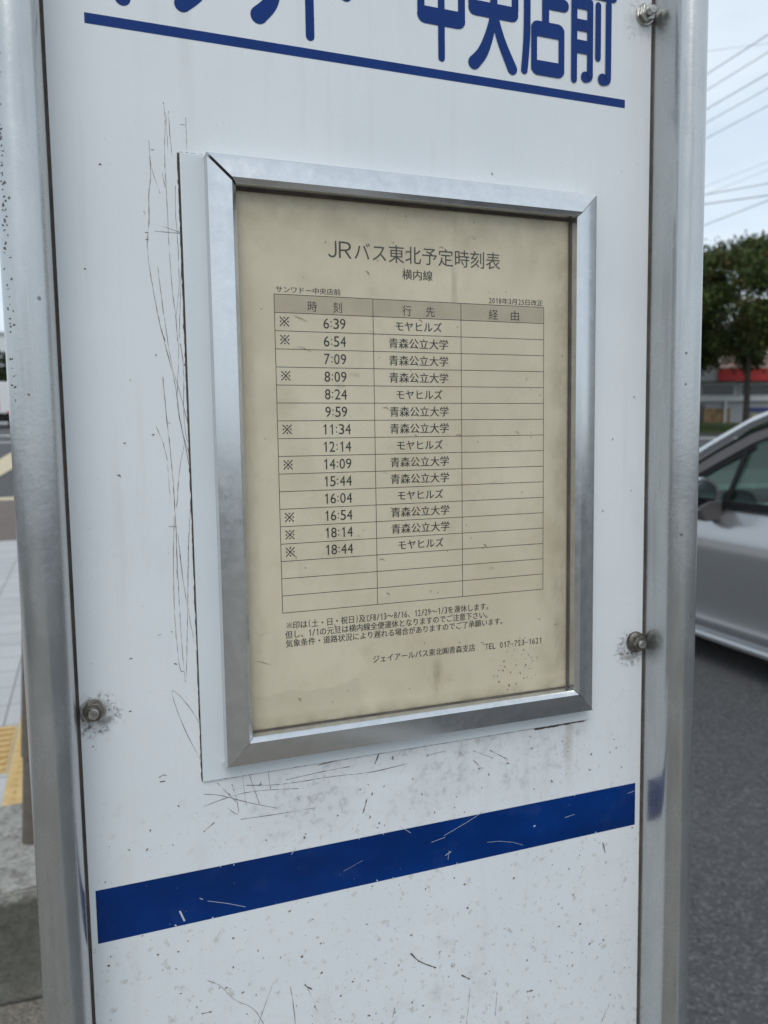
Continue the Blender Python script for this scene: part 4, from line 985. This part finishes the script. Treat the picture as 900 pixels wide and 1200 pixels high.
# heading
hd = MB()
put_glyph(hd, '\uff2a', -.0406, -.0353, H + .1042, H + .1136, TY); put_glyph(hd, '\uff32', -.0340, -.0262, H + .1042, H + .1136, TY)
put_line(hd, '\u30d0\u30b9\u6771\u5317\u4e88\u5b9a\u6642\u523b\u8868', -.0252, .0713, H + .1033, H + .1141, TY, .004)
hd.build('heading', M_ink2, case)
sbh = MB()
put_line(sbh, '\u6a2a\u5185\u7dda', .0050, .0251, H + .0942, H + .1004, TY, .012)
put_line(sbh, '\u30b5\u30f3\u30ef\u30c9\u30fc\u4e2d\u592e\u5e97\u524d', -.0718, -.0333, H + .0829, H + .0867, TY, .010)
put_line(sbh, '2018\u5e743\u670825\u65e5\u6539\u6b63', .0628, .1020, H + .0827, H + .0866, TY, .012)
for c, x0, x1 in (('\u6642', -.0536, -.0476), ('\u523b', -.0384, -.0324), ('\u884c', .0049, .0112), ('\u5148', .0201, .0265), ('\u7d4c', .0626, .0696), ('\u7531', .0776, .0852)):
    put_glyph(sbh, c, x0, x1, H + .0729, H + .0793, TY, 0, 'em')
sbh.build('small_headings', M_ink, case)
TIMES = ['6:39', '6:54', '7:09', '8:09', '8:24', '9:59', '11:34', '12:14', '14:09', '15:44', '16:04', '16:54', '18:14', '18:44']
STAR = [1, 1, 0, 1, 0, 0, 1, 0, 1, 0, 0, 1, 1, 1]
DEST = [0, 1, 1, 1, 0, 1, 1, 0, 1, 1, 0, 1, 1, 0]
tm = MB(); ds = MB(); stx = MB()
DW = .0040; CW = .0020
for k, t in enumerate(TIMES):
    zc = TZ1 - (k + 1.5) * RH
    w = sum(CW if c == ':' else DW for c in t)
    x = -.0375 - w / 2
    for c in t:
        if c == ':':
            for dz in (-.0016, .0010):
                xm = x + CW / 2
                tm.add([(xm + .00042 * math.cos(a * math.pi / 4), TY, zc + dz + .00042 * math.sin(a * math.pi / 4)) for a in range(8)], [tuple(range(8))])
            x += CW
        else:
            a, b = x + DW * .09, x + DW * .93
            if c == '1': one(tm, x + DW * .50, zc - .0030, zc + .0030, DW * .19, TY)
            else: put_glyph(tm, c, a, b, zc - .0030, zc + .0030, TY, .008)
            x += DW
    if DEST[k]: put_line(ds, '\u9752\u68ee\u516c\u7acb\u5927\u5b66', -.0043, .0352, zc - .0031, zc + .0032, TY, .014)
    else: put_line(ds, '\u30e2\u30e4\u30d2\u30eb\u30ba', -.0002, .0310, zc - .0030, zc + .0031, TY, .016)
    if STAR[k]:
        cx, cz, r = -.0671, zc + .0002, .0026; yy = TY
        for s in (1, -1):
            stx.ribbon([(cx - r, cz - s * r), (cx + r, cz + s * r)], .00058, yy); yy -= .00001
        for dx, dz in ((1, 0), (-1, 0), (0, 1), (0, -1)):
            stx.add([(cx + dx * r * .82 + .00050 * math.cos(a * math.pi / 4), yy, cz + dz * r * .82 + .00050 * math.sin(a * math.pi / 4)) for a in range(8)], [tuple(range(8))])
tm.build('departure_times', M_ink, case); ds.build('destinations', M_ink, case); stx.build('holiday_marks', M_ink, case)
nt_ = MB()
put_line(nt_, '\u3000\u5370\u306f(\u571f\u30fb\u65e5\u30fb\u795d\u65e5)\u53ca\u30738/13\uff5e8/16\u300112/29\uff5e1/3\u3092\u904b\u4f11\u3057\u307e\u3059\u3002', -.0715, .0649, H - .1104, H - .1056, TY, .012)
put_line(nt_, '\u4f46\u3057\u30011/1\u306e\u5143\u65e6\u306f\u6a2a\u5185\u7dda\u5168\u4fbf\u904b\u4f11\u3068\u306a\u308a\u307e\u3059\u306e\u3067\u3054\u6ce8\u610f\u4e0b\u3055\u3044\u3002', -.0715, .0642, H - .1158, H - .1110, TY, .012)
put_line(nt_, '\u6c17\u8c61\u6761\u4ef6\u30fb\u9053\u8def\u72b6\u6cc1\u306b\u3088\u308a\u9045\u308c\u308b\u5834\u5408\u304c\u3042\u308a\u307e\u3059\u306e\u3067\u3054\u4e86\u627f\u9858\u3044\u307e\u3059\u3002', -.0715, .0752, H - .1210, H - .1163, TY, .012)
put_line(nt_, '\u30b8\u30a7\u30a4\u30a2\u30fc\u30eb\u30d0\u30b9\u6771\u5317\u3231\u9752\u68ee\u652f\u5e97', -.0176, .0526, H - .1365, H - .1316, TY, .010)
put_line(nt_, 'TEL 017-723-1621', .0594, .1021, H - .1368, H - .1322, TY, .004)
for s in (1, -1): nt_.ribbon([(-.0703, H - .1078 - s * .0014), (-.0675, H - .1078 + s * .0014)], .0003, TY - .00001 * (s + 2))
for dx, dz in ((1, 0), (-1, 0), (0, 1), (0, -1)):
    nt_.add([(-.0689 + dx * .0013 + .0003 * math.cos(a * math.pi / 3), TY, H - .1078 + dz * .0013 + .0003 * math.sin(a * math.pi / 3)) for a in range(6)], [tuple(range(6))])
nt_.build('footnotes', M_ink, case)
# rust spots and specks on the sheet
ru = MB(); rr = random.Random(11); yy = TY - .00002
for x, z in RUST:
    for k in range(3):
        r = rr.uniform(.00022, .0006) * (1 if k == 0 else .6); cx = x + (rr.gauss(0, .0018) if k else 0); cz = z + H + (rr.gauss(0, .0018) if k else 0); yy -= .000002
        ru.add([(cx + r * rr.uniform(.6, 1.2) * math.cos(a * math.pi / 4), yy, cz + r * rr.uniform(.6, 1.3) * math.sin(a * math.pi / 4)) for a in range(8)], [tuple(range(8))])
ru.build('rust_spots', M_rust, case)
dk = MB()
for k in range(26):
    x = rr.uniform(IX0 + .004, IX1 - .004); z = rr.uniform(IZ0 + .004, IZ1 - .006); a = rr.uniform(-.9, .5); l = rr.uniform(.0004, .0022); yy -= .000002
    dk.ribbon([(x, z), (x + l * math.cos(a), z + l * math.sin(a)), (x + 2 * l * math.cos(a - .4), z + 2 * l * math.sin(a - .4))], [.0002, rr.uniform(.0003, .0007), .0001], yy)
for x, z in ((-.062, .0705), (-.0600, .0535), (-.0890, -.1270)):
    yy -= .000002; dk.ribbon([(x, z + H), (x + .004, z + H - .0012), (x + .0085, z + H - .0032)], [.0001, .0004, .0001], yy)
dk.build('dirt_flecks', simple('dirt_fleck', (.27, .22, .15), .8, var=.4, scale=200), case)
cv = MB(); cv.box(IX0 - .0005, IX1 + .0005, -.0039, -.0034, IZ0 - .0005, IZ1 + .0005); cv.build('clear_cover', M_cover, case)
gk = MB(); t_ = .0009  # dark strips added as the frame's shadow line around the sheet
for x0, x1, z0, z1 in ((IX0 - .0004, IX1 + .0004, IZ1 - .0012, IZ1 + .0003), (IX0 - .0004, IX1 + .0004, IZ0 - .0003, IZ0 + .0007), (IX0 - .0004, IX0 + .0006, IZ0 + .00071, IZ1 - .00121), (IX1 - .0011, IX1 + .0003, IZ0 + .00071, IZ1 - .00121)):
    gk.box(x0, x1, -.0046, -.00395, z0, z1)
gk.build('sheet_edge_shade', M_gap, case)
# grime packed along the backing plate's edge
gm = MB(); yy = -.00004
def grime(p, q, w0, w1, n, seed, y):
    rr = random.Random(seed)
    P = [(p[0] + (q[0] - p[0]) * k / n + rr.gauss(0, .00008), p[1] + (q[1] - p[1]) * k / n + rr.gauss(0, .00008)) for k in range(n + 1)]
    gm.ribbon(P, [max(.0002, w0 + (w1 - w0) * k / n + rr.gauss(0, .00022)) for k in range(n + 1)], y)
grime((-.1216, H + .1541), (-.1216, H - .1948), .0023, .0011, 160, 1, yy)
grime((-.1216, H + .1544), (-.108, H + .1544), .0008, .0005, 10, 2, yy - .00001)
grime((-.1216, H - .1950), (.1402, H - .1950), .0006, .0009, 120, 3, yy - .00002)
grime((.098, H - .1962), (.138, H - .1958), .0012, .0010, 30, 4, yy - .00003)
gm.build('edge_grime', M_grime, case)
